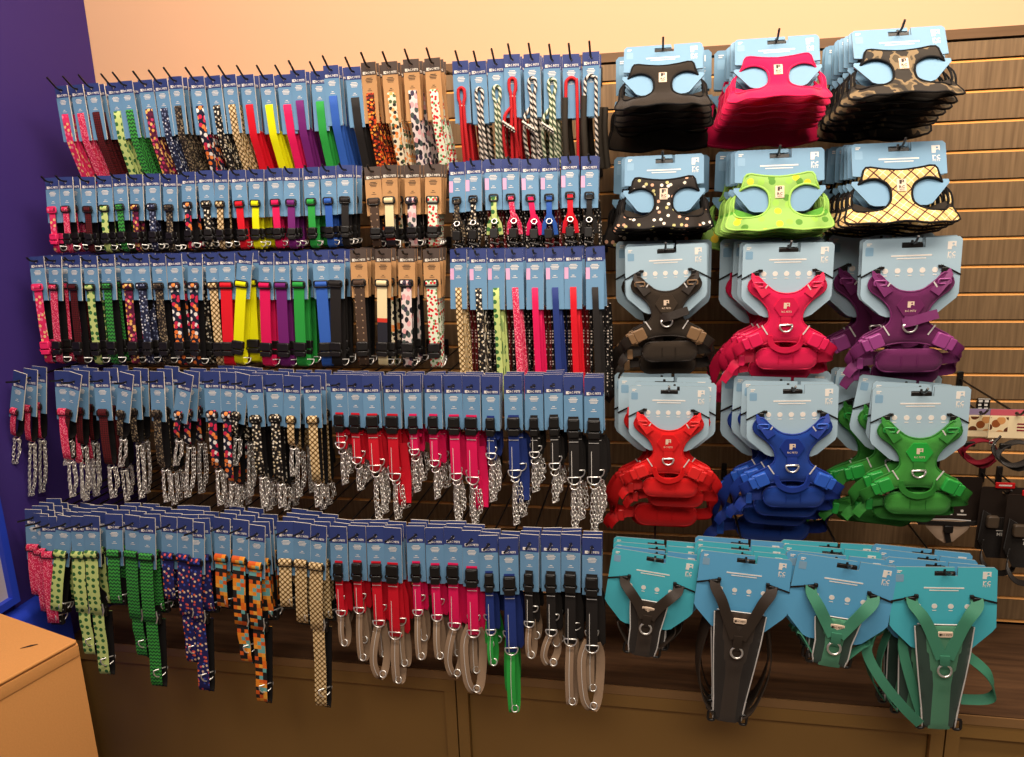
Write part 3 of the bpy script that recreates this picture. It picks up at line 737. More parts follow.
# top row: leashes
R1 = [(62.5, 95.7, 'pink_floral'), (78, 94.6, 'pink_mottle'), (93.3, 93.3, 'red_check'), (115.3, 92.5, 'pale_paw'), (126.6, 91, 'herring'), (146.5, 90, 'plum'), (161.8, 89, 'navy_bone'), (176.5, 86.6, 'splatter'),
      (197.8, 86.6, 'sushi'), (214.7, 86, 'dot_paw'), (230, 85, 'tan'), (247.8, 85, 'red'), (267.3, 85, 'yellow'), (285.3, 84.9, 'pink'), (298.5, 80.6, 'purple'), (319, 81.6, 'green'), (331.6, 76, 'blue'), (353.6, 77.5, 'black'),
      (369, 73, 'flame'), (390, 72.4, 'cream_floral'), (411.5, 70, 'abstract'), (432.8, 69, 'cherry'),
      (460.8, 71.8, 'red_rope'), (478.5, 72.3, 'bw_rope'), (496, 70, 'gw_rope'), (512, 65.4, 'red_rope'), (532, 65, 'bw_rope'), (552, 66, 'gw_rope'), (571, 65.4, 'red_rope'), (591, 63.2, 'bw_rope')]
for i, (x, y, st) in enumerate(R1):
    desc = STY[st][1]
    if i < 22:
        kind = 'kraft' if i >= 18 else 'blue'
        t = t_leash(st, 1, kind, .0205 if i < 11 else .0215, -.062, -.262, .30 if i < 18 else .2)
        stock(1, i, x, y, D1, t, 'dog_leash', 'webbing leash', 'leash', desc, 3, .026, random.uniform(-.02, .02), HL[1])
    else:
        typ = 0 if i < 25 else 1 if i < 28 else 2
        t = t_rope(st, 1, -.052 if typ == 0 else -.044, -.25, typ)
        d_ = desc+('' if typ == 0 else ' knotted' if typ == 1 else ' foam-handled')
        stock(1, i, x, y, D1, t, 'rope_leash', 'leash', 'leash', d_, 2 if typ == 2 else 3, .034 if typ < 2 else .05, random.uniform(-.015, .015), HL[1])
# second row: small collars, then cat harness sets
R2 = [(53, 187.8, 'pink_floral'), (67, 187, 'pink_mottle'), (89, 187, 'red_check'), (105.6, 186, 'pale_paw'), (120.6, 184.7, 'herring'), (137, 184.7, 'plum'), (153.4, 184, 'navy_bone'), (170.6, 185, 'splatter'), (189, 182.3, 'sushi'),
      (206, 181, 'dot_paw'), (222, 181, 'tan'), (238.8, 180.7, 'red'), (257, 180, 'yellow'), (275.3, 179, 'pink'), (292, 179, 'purple'), (311.7, 178, 'green'), (328.8, 177, 'blue'), (345.6, 176, 'black'),
      (373, 177.7, 'leather'), (390, 176, 'stripe'), (412.7, 176, 'abstract'), (433.6, 175.3, 'cherry'),
      (457.4, 173.4, 'splatter'), (474, 172, 'dot_paw'), (493, 170.5, 'pale_paw'), (511, 170, 'pink_mottle'), (529.8, 170.5, 'pink'), (549.4, 169.7, 'blue'), (569.7, 167.7, 'red'), (589.7, 167.7, 'black')]
R2R = {18: 'flame', 19: 'cream_floral', 20: 'abstract', 21: 'cherry'}
for i, (x, y, st) in enumerate(R2):
    desc = STY[st][1]
    if i < 22:
        kind = 'kraft' if i >= 18 else 'blue'; w = .0235 if i >= 18 else .019
        bc = solid('pink_plastic', (226, 40, 96), .4) if i == 0 else None
        t = t_collar(st, 2, kind, w, -.072, -.142, -.172, -.188, bc)
        rear = [t_collar(R2R[i], 2, kind, w, -.072, -.15, -.18, -.198)] if i in R2R and R2R[i] != st else None
        stock(2, i, x, y, D2, t, 'dog_collar', 'small collar', 'collar', desc, 3, .03, random.uniform(-.03, .05), HL[2], rear=rear, rdesc=STY[R2R[i]][1] if rear else None)
    else:
        t = t_cat(st, 2, .0135, -.078, -.142, 'fleck' if i % 3 else 'redfleck', .12 if i in (25, 26) else 0)
        stock(2, i, x, y, D2, t, 'cat_harness', 'cat harness', 'harness', desc, 2, .04, 0, HL[2])
# third row: large collars, then narrow leashes
R3 = [(37.8, 266.3, 'pink_floral'), (56, 266, 'pink_mottle'), (75, 266, 'red_check'), (91.2, 266, 'pale_paw'), (108.8, 264.8, 'herring'), (128.8, 264.8, 'plum'), (142.3, 264.4, 'navy_bone'), (159.3, 264.4, 'splatter'), (174.8, 264, 'sushi'),
      (195.9, 264, 'sushi'), (213.6, 263.5, 'tan'), (227.3, 263, 'red'), (246, 262, 'yellow'), (267, 263, 'pink'), (282.5, 263, 'purple'), (300.6, 262, 'green'), (321, 261.5, 'blue'), (337.6, 261, 'black'),
      (358.9, 260, 'leather'), (383.8, 260, 'stripe'), (407, 260, 'abstract'), (431.7, 260, 'cherry'),
      (458.8, 260.4, 'tan'), (478.2, 260.8, 'dot_paw'), (496.8, 260.4, 'pale_paw'), (514.4, 260, 'pink_mottle'), (535.2, 260, 'pink'), (554.7, 259.5, 'navy'), (573.4, 259, 'red'), (594.6, 259, 'black')]
R3R = {9: 'dot_paw', 18: 'flame', 19: 'cream_floral', 20: 'abstract', 21: 'cherry'}
for i, (x, y, st) in enumerate(R3):
    desc = STY[st][1]
    if i < 22:
        kind = 'kraft' if i >= 18 else 'blue'; w = .0300 if 11 <= i < 18 else .027 if i >= 18 else .0235
        bc = bpy.data.materials.get('pink_plastic') if i == 0 else None
        t = t_collar(st, 3, kind, w, -.068, -.224, -.262, -.282, bc)
        rear = [t_collar(R3R[i], 3, kind, w, -.068, -.23, -.268, -.288)] if i in R3R and R3R[i] != st else None
        stock(3, i, x, y, D3, t, 'dog_collar', 'large collar', 'collar', desc, 3, .032, random.uniform(-.02, .05)+(.09 if i == 12 else 0), HL[3], rear=rear, rdesc=STY[R3R[i]][1] if rear else None)
    else:
        t = t_leash(st, 31, 'pink', .0155, -.082, -.365, .1, 'redfleck' if i % 2 == 0 else 'fleck')
        stock(3, i, x, y, D3, t, 'dog_leash', 'narrow leash', 'leash', desc, 2, .05, 0, HL[31])
# fourth row: martingale collars with chain
R4 = [(20.5, 386, 'pink_mottle', 441, 473, .24), (63.5, 385, 'pink_mottle', 462, 502, .05), (75, 387, 'red_check', 443, 474, .24), (102.8, 385.5, 'red_check', 467, 503, .03), (126.8, 387.5, 'splatter', 441, 475, .2),
      (158, 386, 'splatter', 470, 507, .02), (185.7, 388, 'sushi', 443, 475, .24), (212.8, 386, 'sushi', 470, 510, .02), (229, 387, 'sushi', 484, 512, .05), (241.8, 388, 'dot_paw', 440, 474, .18), (255, 390.5, 'dot_paw', 477, 512, .0),
      (275.2, 389.6, 'dot_paw', 484, 513, .03), (293, 391, 'tan', 448, 481, .06), (312.7, 391, 'tan', 484, 512, .02),
      (339.4, 389.6, 'crimson', 447, 485, 0), (355.7, 390, 'crimson', 462, 491, 0), (371.4, 390.5, 'crimson', 469.7, 521, 0), (392.6, 390.7, 'crimson', 478, 520, 0), (412.4, 390.6, 'pink', 454, 492.6, 0), (433.6, 390.6, 'pink', 465, 499, 0),
      (453.4, 391, 'pink', 478, 522, 0), (471.7, 391.5, 'pink', 481.8, 525, 0), (491, 392, 'navy', 458, 502, 0), (513.2, 391.3, 'navy', 475, 525.6, 0), (534, 391.3, 'black', 457, 493, 0), (553.4, 390.4, 'black', 468, 503, 0),
      (573, 392.4, 'black', 481.8, 529, 0), (593.6, 393.5, 'black', 481.8, 533, 0)]
for i, (x, y, st, ys, yc, roll) in enumerate(R4):
    desc = STY[st][1]; hz = un(x, y, D4).z+HL[4]
    ze = (un(x, ys, D4).z-hz)*.97; zc = (un(x, yc, D4).z-hz)*.965
    if i < 14:
        small = ys < 455
        t = t_martingale(st, .019 if small else .0235, -.084, ze+.012, zc+.012); rr = [t_martingale(st, .019 if small else .0235, -.084, ze-.01, (un(x, 503, D4).z-hz)*.965 if small else zc-.01)]
        stock(4, i, x, y, D4, t, 'martingale_collar', 'chain collar', 'collar', desc, 3, .034, roll, HL[4], rear=rr, yaw=-.1 if roll > .1 else None)
    else:
        sz = (.021, .023, .026, .028, .019, .021, .025, .027, .019, .0265, .018, .021, .025, .027)[i-14]
        t = t_chainbuckle(st, sz, -.072, ze, zc, .075 if i in (17, 21, 23) else 0)
        stock(4, i, x, y, D4, t, 'martingale_collar', 'clip chain collar', 'collar', desc, 3, .020, 0, HL[4], rear=[t_chainbuckle(st, sz, -.072, ze+.01, zc+.014)])
# bottom row: training collars
R5 = [(34.3, 522, 'pink_mottle', 595, None), (42, 526, 'pink_mottle', 612, None), (49.5, 529, 'pink_mottle', 622, None), (66, 528.5, 'pale_paw', 612, None), (80, 529, 'pale_paw', 612, 652), (92.7, 528.5, 'pale_paw', 615, 672),
      (114.9, 527, 'herring', 603, None), (133.4, 528, 'herring', 620, 655), (148, 530.4, 'herring', 622, 682), (170, 529.6, 'space', 600, None), (186, 531, 'space', 616, 660), (197, 535, 'space', 622, 687),
      (223, 531, 'pixel', 608, None), (241.5, 533, 'pixel', 625, 660), (257.7, 538.5, 'pixel', 630, 698), (286.5, 534.8, 'tan', 607, None), (302.9, 536, 'tan', 624, None), (318.7, 538.8, 'tan', 630, 702),
      (339, 540, 'crimson', 612, 645), (357.6, 539.3, 'crimson', 609, 658.6), (376, 540, 'crimson', 621, 674), (393, 541.4, 'crimson', 633, 681), (416, 539.7, 'pink', 611, 657), (435, 541.6, 'pink', 616, 657), (453.4, 541.4, 'pink', 624, 674), (471.7, 544.5, 'pink', 631, 689),
      (488.6, 549.3, 'navy', 631, 664.5), (508.7, 552, 'navy', 648, 708), (529.8, 548.5, 'black', 623, 656.8), (551, 549, 'black', 631, 664.5), (571, 549, 'black', 640, 702), (592, 552, 'black', 646.5, 707)]
for i, (x, y, st, ys, yc) in enumerate(R5):
    desc = STY[st][1]; hz = un(x, y, D5).z+HL[5]
    ze = (un(x, ys, D5).z-hz)*.965; zc = (un(x, yc, D5).z-hz)*.95 if yc else None
    if i < 18:
        sw = .033 if zc is None else .037
        t = t_slip(st, sw, -.080, ze+.01, zc); rr = [t_slip(st, sw, -.080, ze+.03, None)]
        stock(5, i, x, y, D5, t, 'training_collar', 'wide collar', 'collar', desc, 4, .026, .05 if i not in (3,) else .2, HL[5], rear=rr)
    else:
        sz = (.02, .022, .025, .028, .02, .022, .026, .027, .019, .0265, .019, .022, .0255, .027)[i-18]
        t = t_slipbuckle(st, 'green' if st == 'navy' else 'taupe', sz, -.066, ze, zc, (0, 0, 1, 0, 0, 0, 1, 2, 0, 0, 0, 1, 0, 2)[i-18])
        rr = [t_slipbuckle(st, 'green' if st == 'navy' else 'taupe', sz, -.066, ze+.03, zc+.04, 0)]
        stock(5, i, x, y, D5, t, 'training_collar', 'clip training collar', 'collar', desc, 3, .020, 0, HL[5], rear=rr)

# ------------------------------------------------------------------ harnesses
HCARD = solid('harness_card_blue', (116, 156, 184), .5)
HTEAL = solid('harness_card_teal', (78, 190, 206), .45)
HSKY = solid('harness_card_sky', (96, 172, 216), .45)
HPALE = solid('harness_card_pale', (172, 198, 212), .45)
HEDGE = solid('harness_card_edge', (120, 140, 146), .6)
FLAG = solid('size_flag_blue', (132, 170, 196), .5)
PATCH = solid('woven_label', (226, 200, 174), .7)
SLOT = .0135                                   # peg height below the card's top edge
def hang_slot(w=.046):
    z = -SLOT+.002
    return z
def rc_mark(b, x, z, s, y, mat, word=True):
    """square mark with a hooked notch, RC and PETS set under it"""
    q = [(-.5, -.5), (-.02, -.5), (-.02, -.24), (.03, -.13), (.12, -.06), (.26, -.04), (.38, -.10), (.44, -.2), (.5, -.2), (.5, .5), (-.5, .5)]
    b.poly([(x+u*s, z+v*s) for u, v in q], [[(x+s*(.16+.15*math.cos(a*math.pi/4)), z+s*(.2+.15*math.sin(a*math.pi/4))) for a in range(8)]], y-.0004, y, mat)
    if word:
        b.text('rc', s*1.2, x, y-.0003, z-s*.98, mat, bold=.012); b.text('PETS', s*.44, x, y-.0003, z-s*1.5, mat, bold=.012)
def card_print(b, w, y, icons=5, dz=0.0, title=None):
    rc_mark(b, w/2-.020, -.018, .0165, y, WHITE)
    x0 = -.052
    for i in range(icons):
        x = x0+.098*i/(icons-1)+.002
        b.poly([(x+.0058*math.cos(a*math.pi/6), -.068+dz+.0058*math.sin(a*math.pi/6)) for a in range(12)], [], y-.0004, y, WHITE)
        b.poly([(x-.004, -.079+dz), (x+.004, -.079+dz), (x+.004, -.0775+dz), (x-.004, -.0775+dz)], [], y-.0004, y, WHITE)
    for q, h, zz in ((.040, .003, -.038+dz*.5), (.029, .002, -.0435+dz*.5)):
        b.poly([(-q, zz), (q, zz), (q, zz+h), (-q, zz+h)], [], y-.0004, y, WHITE)
    # size flag near the upper corner
    b.poly(rrect(.016, .018, .002, 2, -w/2+.014, -.026), [], y-.0002, y, FLAG)
    for zz, q in ((-.010, .005), (-.0135, .0035)): b.poly([(-w/2+.008, zz), (-w/2+.008+2*q, zz), (-w/2+.008+2*q, zz+.002), (-w/2+.008, zz+.002)], [], y-.0004, y, WHITE)
def slotted(left, right):
    """top edge of a hang card with its hook slot; returns outline from the right top corner to the left top corner"""
    return [(right-.006, 0), (.026, 0), (.026, -.020), (-.020, -.020), (-.020, -.0085), (.0195, -.0085), (.0195, 0), (left+.006, 0)]
_HC = {}
def hang_card(shape, mat, icons=5):
    k = (shape, mat.name)
    if k in _HC: return _HC[k]
    b = MB(); t = .0016
    if shape == 'wing':
        w = .187
        o = slotted(-w/2, w/2)+[(-w/2, -.006), (-w/2, -.072), (-.070, -.074), (-.066, -.084), (-.0955, -.084), (-.0965, -.092), (-.062, -.135), (-.052, -.139), (.052, -.139), (.062, -.135), (.0965, -.092), (.0955, -.084), (.066, -.084), (.070, -.074), (w/2, -.072), (w/2, -.006)]
    elif shape == 'shield':
        w = .195
        o = slotted(-w/2, w/2)+[(-w/2, -.006), (-w/2, -.118), (-w/2+.004, -.128), (-.056, -.162), (-.044, -.167), (.044, -.167), (.056, -.162), (w/2-.004, -.128), (w/2, -.118), (w/2, -.006)]
    else:
        w = .206
        o = slotted(-w/2, w/2)+[(-w/2, -.006), (-w/2-.004, -.140), (-w/2+.004, -.152), (-.062, -.192), (-.050, -.197), (.050, -.197), (.062, -.192), (w/2-.004, -.152), (w/2+.004, -.140), (w/2, -.006)]
    b.poly([(x, z+SLOT) for x, z in o], [], -t, t, mat, HEDGE, HEDGE)
    b.M = Matrix.Translation((0, 0, SLOT)); card_print(b, w, -t, icons, .0 if shape != 'vee' else -.024); b.M = None
    _HC[k] = b.mesh('hang_card'); return _HC[k]
def hanger():
    b = MB(); b.rbox((0, .001, -.002), (.044, .005, .0095), .002, BLACK); b.rbox((0, .001, .004), (.006, .006, .012), .002, BLACK); return b.mesh('hook_tab')
def S(pts): return [(x, z+SLOT) for x, z in pts]

def t_vest(fab, trim, inner, ptxt):
    out = [('hang_card', hang_card('wing', HCARD, 4), [])]
    outer = [(-.068, -.056), (-.034, -.060), (0, -.063), (.034, -.060), (.068, -.056), (.077, -.080), (.086, -.094), (.101, -.112), (.104, -.140), (.112, -.172), (.085, -.181), (.045, -.187), (0, -.181), (-.045, -.187), (-.085, -.181), (-.112, -.172), (-.104, -.140), (-.101, -.112), (-.086, -.094), (-.077, -.080)]
    hr = [(.060, -.0815), (.080, -.089), (.0925, -.104), (.0955, -.130), (.088, -.148), (.066, -.155), (.040, -.150), (.024, -.134), (.0205, -.115), (.026, -.095), (.042, -.0835)]
    outer, hr = S(outer), spline(S(hr), 4); hl = [(-p[0], p[1]) for p in reversed(hr)]
    def fy(x, z):
        z = z-SLOT; y = -.0055
        a = min(1, max(0, (abs(x)-.070)/.022))
        if z < -.082: y += a*.0125*min(1, (-.082-z)/.01)
        if z < -.135: y += -.022*min(1, (-.135-z)/.05)+.16*max(0, abs(x)-.06)
        return y
    b = MB(); b.sheet(spline(outer, 3), [hl, hr], .0095, fy, .007, fab, inner); out.append(('vest', b.mesh('vest'), []))
    b = MB()
    for lp in (hl, hr): b.tube([(p[0], fy(p[0], p[1])-.001, p[1]) for p in resample(lp, .006)], .0026, trim, 6, True)
    b.tube([(p[0], fy(p[0], p[1])-.0005, p[1]) for p in resample(spline(outer, 3), .007)], .0024, trim, 6, True); out.append(('binding', b.mesh('binding'), []))
    b = MB(); bp = S([(-.100, -.125), (-.05, -.143), (0, -.147), (.05, -.143), (.100, -.125), (.106, -.168), (.05, -.176), (-.05, -.176), (-.106, -.168)])
    b.sheet(bp, [], .014, lambda x, z: .010+.1*max(0, .06-abs(x))*min(1, max(0, (-.13-(z-SLOT))/.05))*1.6, .006, inner, inner); out.append(('back_panel', b.mesh('back_panel'), []))
    b = MB(); yy = fy(0, -.1)-.0045; b.rbox((0, yy, -.098+SLOT), (.019, .0014, .027), .001, PATCH)
    rc_mark(b, 0, -.091+SLOT, .009, yy-.0008, ptxt, False); b.text('RC', .009, 0, yy-.0011, -.1025+SLOT, ptxt, bold=.02); b.text('PETS', .0045, 0, yy-.0011, -.1085+SLOT, ptxt)
    out.append(('logo_patch', b.mesh('logo_patch'), []))
    out.append(('hook_tab', hanger(), []))
    return out

def clip(b, x, z, y, ang, w, h, mat):
    """side-release clip lying along direction ang"""
    R = Matrix.Rotation(-ang, 3, 'Y')
    def P(u, v): 
        q = R @ Vector((u, 0, v)); return (x+q.x, y, z+q.z)
    b.rbox(P(-h*.18, 0), (h*.62, .011, w), .004, mat, R); b.rbox(P(h*.30, 0), (h*.34, .009, w*.86), .003, mat, R)
    for s in (-1, 1): b.rbox(P(h*.10, s*w*.46), (h*.30, .008, w*.16), .002, mat, R)
def web_uv(path2, y): return [(p[0], y, p[1]) for p in path2]
def t_adventure(fab, strap, patch, clipm, loose=0, drop=0.0):
    out = [('hang_card', hang_card('shield', HPALE, 5), [])]
    half = [(0, -.112), (.016, -.110), (.030, -.104), (.050, -.087), (.064, -.073), (.077, -.079), (.084, -.095), (.078, -.109), (.061, -.122), (.047, -.136), (.0375, -.153), (.036, -.172), (.046, -.186), (.066, -.198), (.088, -.213), (.083, -.234), (.062, -.234), (.040, -.226), (.018, -.222), (0, -.221)]
    outer = S(half+[(-x, z) for x, z in reversed(half[1:-1])])
    fy = lambda x, z: -.0075-.004*math.cos(min(1.5, abs(x)/.05))
    b = MB(); b.sheet(spline(outer, 2), [], .0085, fy, .011, fab, fab, .010); body = b.mesh('body')
    b = MB(); b.tube([(p[0], fy(*p)-.0008, p[1]) for p in resample(spline(outer, 2), .006)], .0022, strap, 6, True); bind = b.mesh('binding')
    refl = []
    for s in (-1, 1):
        for (x, z, a, l) in ((.050, -.103, 1.0, .027), (.045, -.194, -1.0, .025)):
            c, q = math.cos(a), math.sin(a); b = MB()
            b.ribbon([(s*(x-c*l/2), -.0165, z+SLOT+q*l/2), (s*(x+c*l/2), -.0165, z+SLOT-q*l/2)], .0028, .0008, REFL, REFL, (q, 0, c*s)); refl.append(('reflective_strip', b.mesh('reflective_strip')))
    out.append(('body', body, [('binding', bind)]+refl))
    # chest patch with the mark
    b = MB(); hx = [(.027*math.cos(math.radians(60*k)), -.141+SLOT+.024*math.sin(math.radians(60*k))) for k in range(6)]
    b.poly(hx, [], -.0195, -.015, patch); rc_mark(b, 0, -.138+SLOT, .013, -.0195, PATCH, False); b.text('RC PETS', .006, 0, -.0198, -.152+SLOT, PATCH, bold=.01)
    out.append(('chest_patch', b.mesh('chest_patch'), []))
    for s in (-1, 1):
        b = MB(); b.ribbon([(s*.045, -.0172, -.115+SLOT), (s*.062, -.017, -.092+SLOT), (s*.070, -.012, -.078+SLOT), (s*.068, -.004, -.070+SLOT)], .021, .0022, strap, strap, (.75, 0, s*.66) if True else None)
        b.tube([(p[0]*.9+s*.063, -.0185, p[1]*.7-.091+SLOT+s*0) for p in rrect(.026, .014, .003, 2)], .002, clipm, 5, True); out.append(('shoulder_strap', b.mesh('shoulder_strap'), []))
        b = MB(); b.ribbon([(s*.099, -.002, -.080+SLOT), (s*.080, -.0042, -.069+SLOT), (s*.058, -.0042, -.058+SLOT)], .0032, .001, BLACK, BLACK, (0, 0, 1)); b.rbox((s*.066, -.005, -.068+SLOT), (.012, .004, .010), .002, BLACK); b.rbox((s*.058, -.005, -.060+SLOT), (.010, .004, .005), .001, BLACK)
        out.append(('card_tie', b.mesh('card_tie'), []))
        b = MB(); clip(b, s*.072, -.220+SLOT, -.020, -s*.42 if s > 0 else math.pi+.42, .030, .044, clipm); out.append(('buckle', b.mesh('buckle'), []))
        b = MB(); b.ribbon(spline([(s*.060, -.014, -.212+SLOT), (s*.090, -.018, -.230+SLOT), (s*.108, -.010, -.246-drop*.6+SLOT), (s*.100, .002, -.258-drop+SLOT), (s*.066, .004, -.262-drop+SLOT)], 4, False), .024, .0022, strap, strap, (s*.35, 0, 1)); out.append(('side_strap', b.mesh('side_strap'), []))
    b = MB(); b.ribbon([(0, -.0175, -.160+SLOT), (0, -.020, -.175+SLOT), (0, -.018, -.186+SLOT)], .022, .002, strap, strap); out.append(('ring_tab', b.mesh('ring_tab'), []))
    out.append(('ring', dring(.0215, -.181+SLOT, -.0225, 0, 0, .0023), []))
    pz = -.262-drop+SLOT
    b = MB(); b.sheet(rrect(.138, .052, .026, 6, .006, pz), [], .0085, lambda x, z: .001-.010*math.cos(min(1.5, abs(x)/.08)), .016, fab, fab, .010); pm = b.mesh('belly_pad')
    b = MB(); b.tube([(p[0], .001-.010*math.cos(min(1.5, abs(p[0])/.08))-.002, p[1]) for p in rrect(.134, .048, .024, 6, .006, pz)], .0024, strap, 6, True)
    for x in (-.012, .020): b.tube([(x, -.018, pz+.012), (x, -.018, pz-.010)], .0008, strap, 4)
    out.append(('belly_pad', pm, [('binding', b.mesh('binding'))]))
    b = MB(); b.ribbon(spline([(-.034, -.016, -.208+SLOT), (-.026, -.020, -.230+SLOT), (0, -.024, -.240+SLOT), (.030, -.020, -.230+SLOT), (.036, -.016, -.206+SLOT)], 4, False), .012, .004, strap, strap, (0, 0, 1)) if loose == 0 else \
        b.ribbon(spline([(-.014, -.020, -.178+SLOT), (.004, -.028, -.172+SLOT), (.024, -.026, -.166+SLOT), (.052, -.026, -.158+SLOT)], 4, False), .020, .0026, strap, strap, (0, .2, 1))
    out.append(('handle' if loose == 0 else 'loose_strap', b.mesh('handle'), []))
    b = MB(); b.ribbon(spline([(-.02, -.004, -.218+SLOT), (-.018, .002, -.24-drop*.5+SLOT), (-.014, .004, -.25-drop+SLOT)], 3, False), .02, .002, strap, strap); out.append(('chest_strap', b.mesh('chest_strap'), []))
    b = MB(); b.ribbon(spline([(-.062, .003, -.262-drop+SLOT), (-.088, .001, -.266-drop+SLOT), (-.108, -.004, -.278-drop+SLOT), (-.118, -.002, -.296-drop+SLOT)], 3, False), .021, .002, strap, strap, (0, .3, 1)); b.rbox((-.092, -.004, -.268-drop+SLOT), (.014, .006, .026), .003, clipm); out.append(('strap_end', b.mesh('strap_end'), []))
    out.append(('hook_tab', hanger(), []))
    return out

def t_nopull(fab, side, strap, hc, zt, wt, zv, zr, zb, wb, loops):
    out = [('hang_card', hang_card('vee', hc, 4), [])]
    half = [(0, zt), (wt*.6, zt-.002), (wt, zt-.006), (wt*.92, zt+(zb-zt)*.25), (wt*.80, zt+(zb-zt)*.5), (wb*1.12, zt+(zb-zt)*.8), (wb, zb+.006), (wb*.5, zb), (0, zb)]
    outer = S(half+[(-x, z) for x, z in reversed(half[1:-1])])
    fy = lambda x, z: -.010-.004*math.cos(min(1.5, abs(x)/.05))+.05*max(0, -.2-z)
    b = MB(); b.sheet(outer, [], .009, fy, .012, side, side, .008)
    bm = b.mesh('body')
    mid = [(0, zt-.002), (wt*.75, zt-.004), (wt*.62, zt+(zb-zt)*.22), (wb*.62, zt+(zb-zt)*.55), (wb*.66, zb+.003), (0, zb+.002)]
    b = MB(); b.sheet(S(mid+[(-x, z) for x, z in reversed(mid[1:-1])]), [], .009, lambda x, z: fy(x, z)-.004, .007, fab, fab, .004); cm = b.mesh('centre_panel')
    b = MB()
    for s in (-1, 1):
        b.tube([(s*p[0]*.985, fy(p[0], p[1])-.003, p[1]) for p in resample([(x, z+SLOT) for x, z in half[2:7]], .01)[:-12 if False else None][:int(len(resample([(x, z+SLOT) for x, z in half[2:7]], .01))*.62)]], .0017, REFL, 5)
    b.tube([(x, fy(x, zt)-.002, zt+SLOT) for x in (-wt*.9, -wt*.4, 0, wt*.4, wt*.9)], .0014, REFL, 5)
    out.append(('body', bm, [('centre_panel', cm), ('reflective_piping', b.mesh('reflective_piping'))]))
    for s in (-1, 1):
        tx = .064
        b = MB(); b.ribbon(spline([(s*tx, -.004, -.072+SLOT), (s*tx*.98, -.012, -.085+SLOT), (s*tx*.72, -.020, (-.085+zt)*.5+SLOT), (s*wt*.5, -.022, zt-.012+SLOT), (s*.006, -.0245, zv+SLOT)], 4, False), .025, .0024, strap, strap, (.92, 0, s*.38)); out.append(('shoulder_strap', b.mesh('shoulder_strap'), []))
        b = MB(); b.ribbon([(s*.106, -.002, -.082+SLOT), (s*.080, -.0045, -.074+SLOT), (s*.054, -.0045, -.066+SLOT)], .004, .001, BLACK, BLACK, (0, 0, 1))
        b.rbox((s*.064, -.005, -.074+SLOT), (.015, .005, .010), .002, BLACK); b.rbox((s*.055, -.005, -.067+SLOT), (.008, .005, .008), .001, BLACK); b.rbox((s*.075, -.005, -.074+SLOT), (.008, .005, .006), .001, BLACK); out.append(('card_tie', b.mesh('card_tie'), []))
        b = MB(); zz = zb+.014+SLOT; b.tube([(s*(wb+.004)+p[0], -.006, zz+p[1]) for p in rrect(.016, .026, .005, 2)], .0034, BLACK, 6, True); out.append(('slide', b.mesh('slide'), []))
    b = MB(); b.rbox((0, -.0225, (zt-.020)+SLOT), (.030, .002, .0135), .002, PATCH); b.text('RC PETS', .0058, .002, -.0238, zt-.020+SLOT, DARKP, bold=.02); b.poly([(-.0125, zt-.0225+SLOT), (-.0085, zt-.0225+SLOT), (-.0085, zt-.0175+SLOT), (-.0125, zt-.0175+SLOT)], [], -.0239, -.0235, DARKP); out.append(('logo_patch', b.mesh('logo_patch'), []))
    b = MB(); b.ribbon([(0, -.0262, zv+.008+SLOT), (0, -.0275, zr+.012+SLOT), (0, -.024, zr+SLOT+.004)], .02, .003, strap, strap); out.append(('ring_tab', b.mesh('ring_tab'), []))
    out.append(('ring', oring(.0135, (0, -.0285, zr+SLOT), .0025, .15), []))
    for lp, wd in loops:
        b = MB(); b.ribbon(spline([(p[0], p[1], p[2]+SLOT) for p in lp], 5, False), .022, .0024, strap, strap, wd); out.append(('girth_strap', b.mesh('girth_strap'), []))
    out.append(('hook_tab', hanger(), []))
    return out

def hfab(n, c, var=.10): return solid('harness_fabric_'+n, c, .85, spec=.15, bump=.35, bscale=700, var=var, sheen=.25)
def hweb(n, c): return solid('harness_webbing_'+n, c, .55, spec=.35, bump=.25, bscale=1500, var=.08)
FB = hfab('black', (46, 38, 30)); FP = hfab('pink', (216, 16, 76)); FLI = hfab('lime_lining', (92, 160, 56))
CAMO = camo('harness_camo', [(44, 36, 26), (132, 110, 78), (84, 70, 48), (40, 33, 24)], 22)
SPLAT = confetti('harness_splatter', (38, 31, 26), [(226, 210, 190), (214, 160, 130), (190, 180, 120), (240, 230, 215), (38, 31, 26)], .62, .24)
LIME = confetti('harness_lime_print', (146, 186, 92), [(232, 196, 40), (88, 140, 50), (150, 198, 80), (236, 200, 50)], .36, .26)
TART = tartan('harness_tartan', (222, 186, 118), (70, 26, 24), (246, 226, 188), 2.6, .10)
COLS = {'black': ((48, 38, 28), (40, 31, 24), (58, 46, 34), (130, 100, 70)), 'pink': ((214, 20, 74), (206, 16, 66), (208, 18, 70), (226, 34, 86)), 'purple': ((96, 30, 78), (110, 36, 92), (104, 34, 84), (150, 66, 130)),
        'red': ((214, 20, 22), (206, 18, 20), (212, 22, 26), (224, 40, 40)), 'blue': ((22, 60, 142), (24, 52, 136), (22, 48, 130), (46, 92, 190)), 'green': ((60, 140, 52), (44, 120, 42), (36, 160, 58), (40, 150, 60))}
DUP = (1, 2, 3, 4)
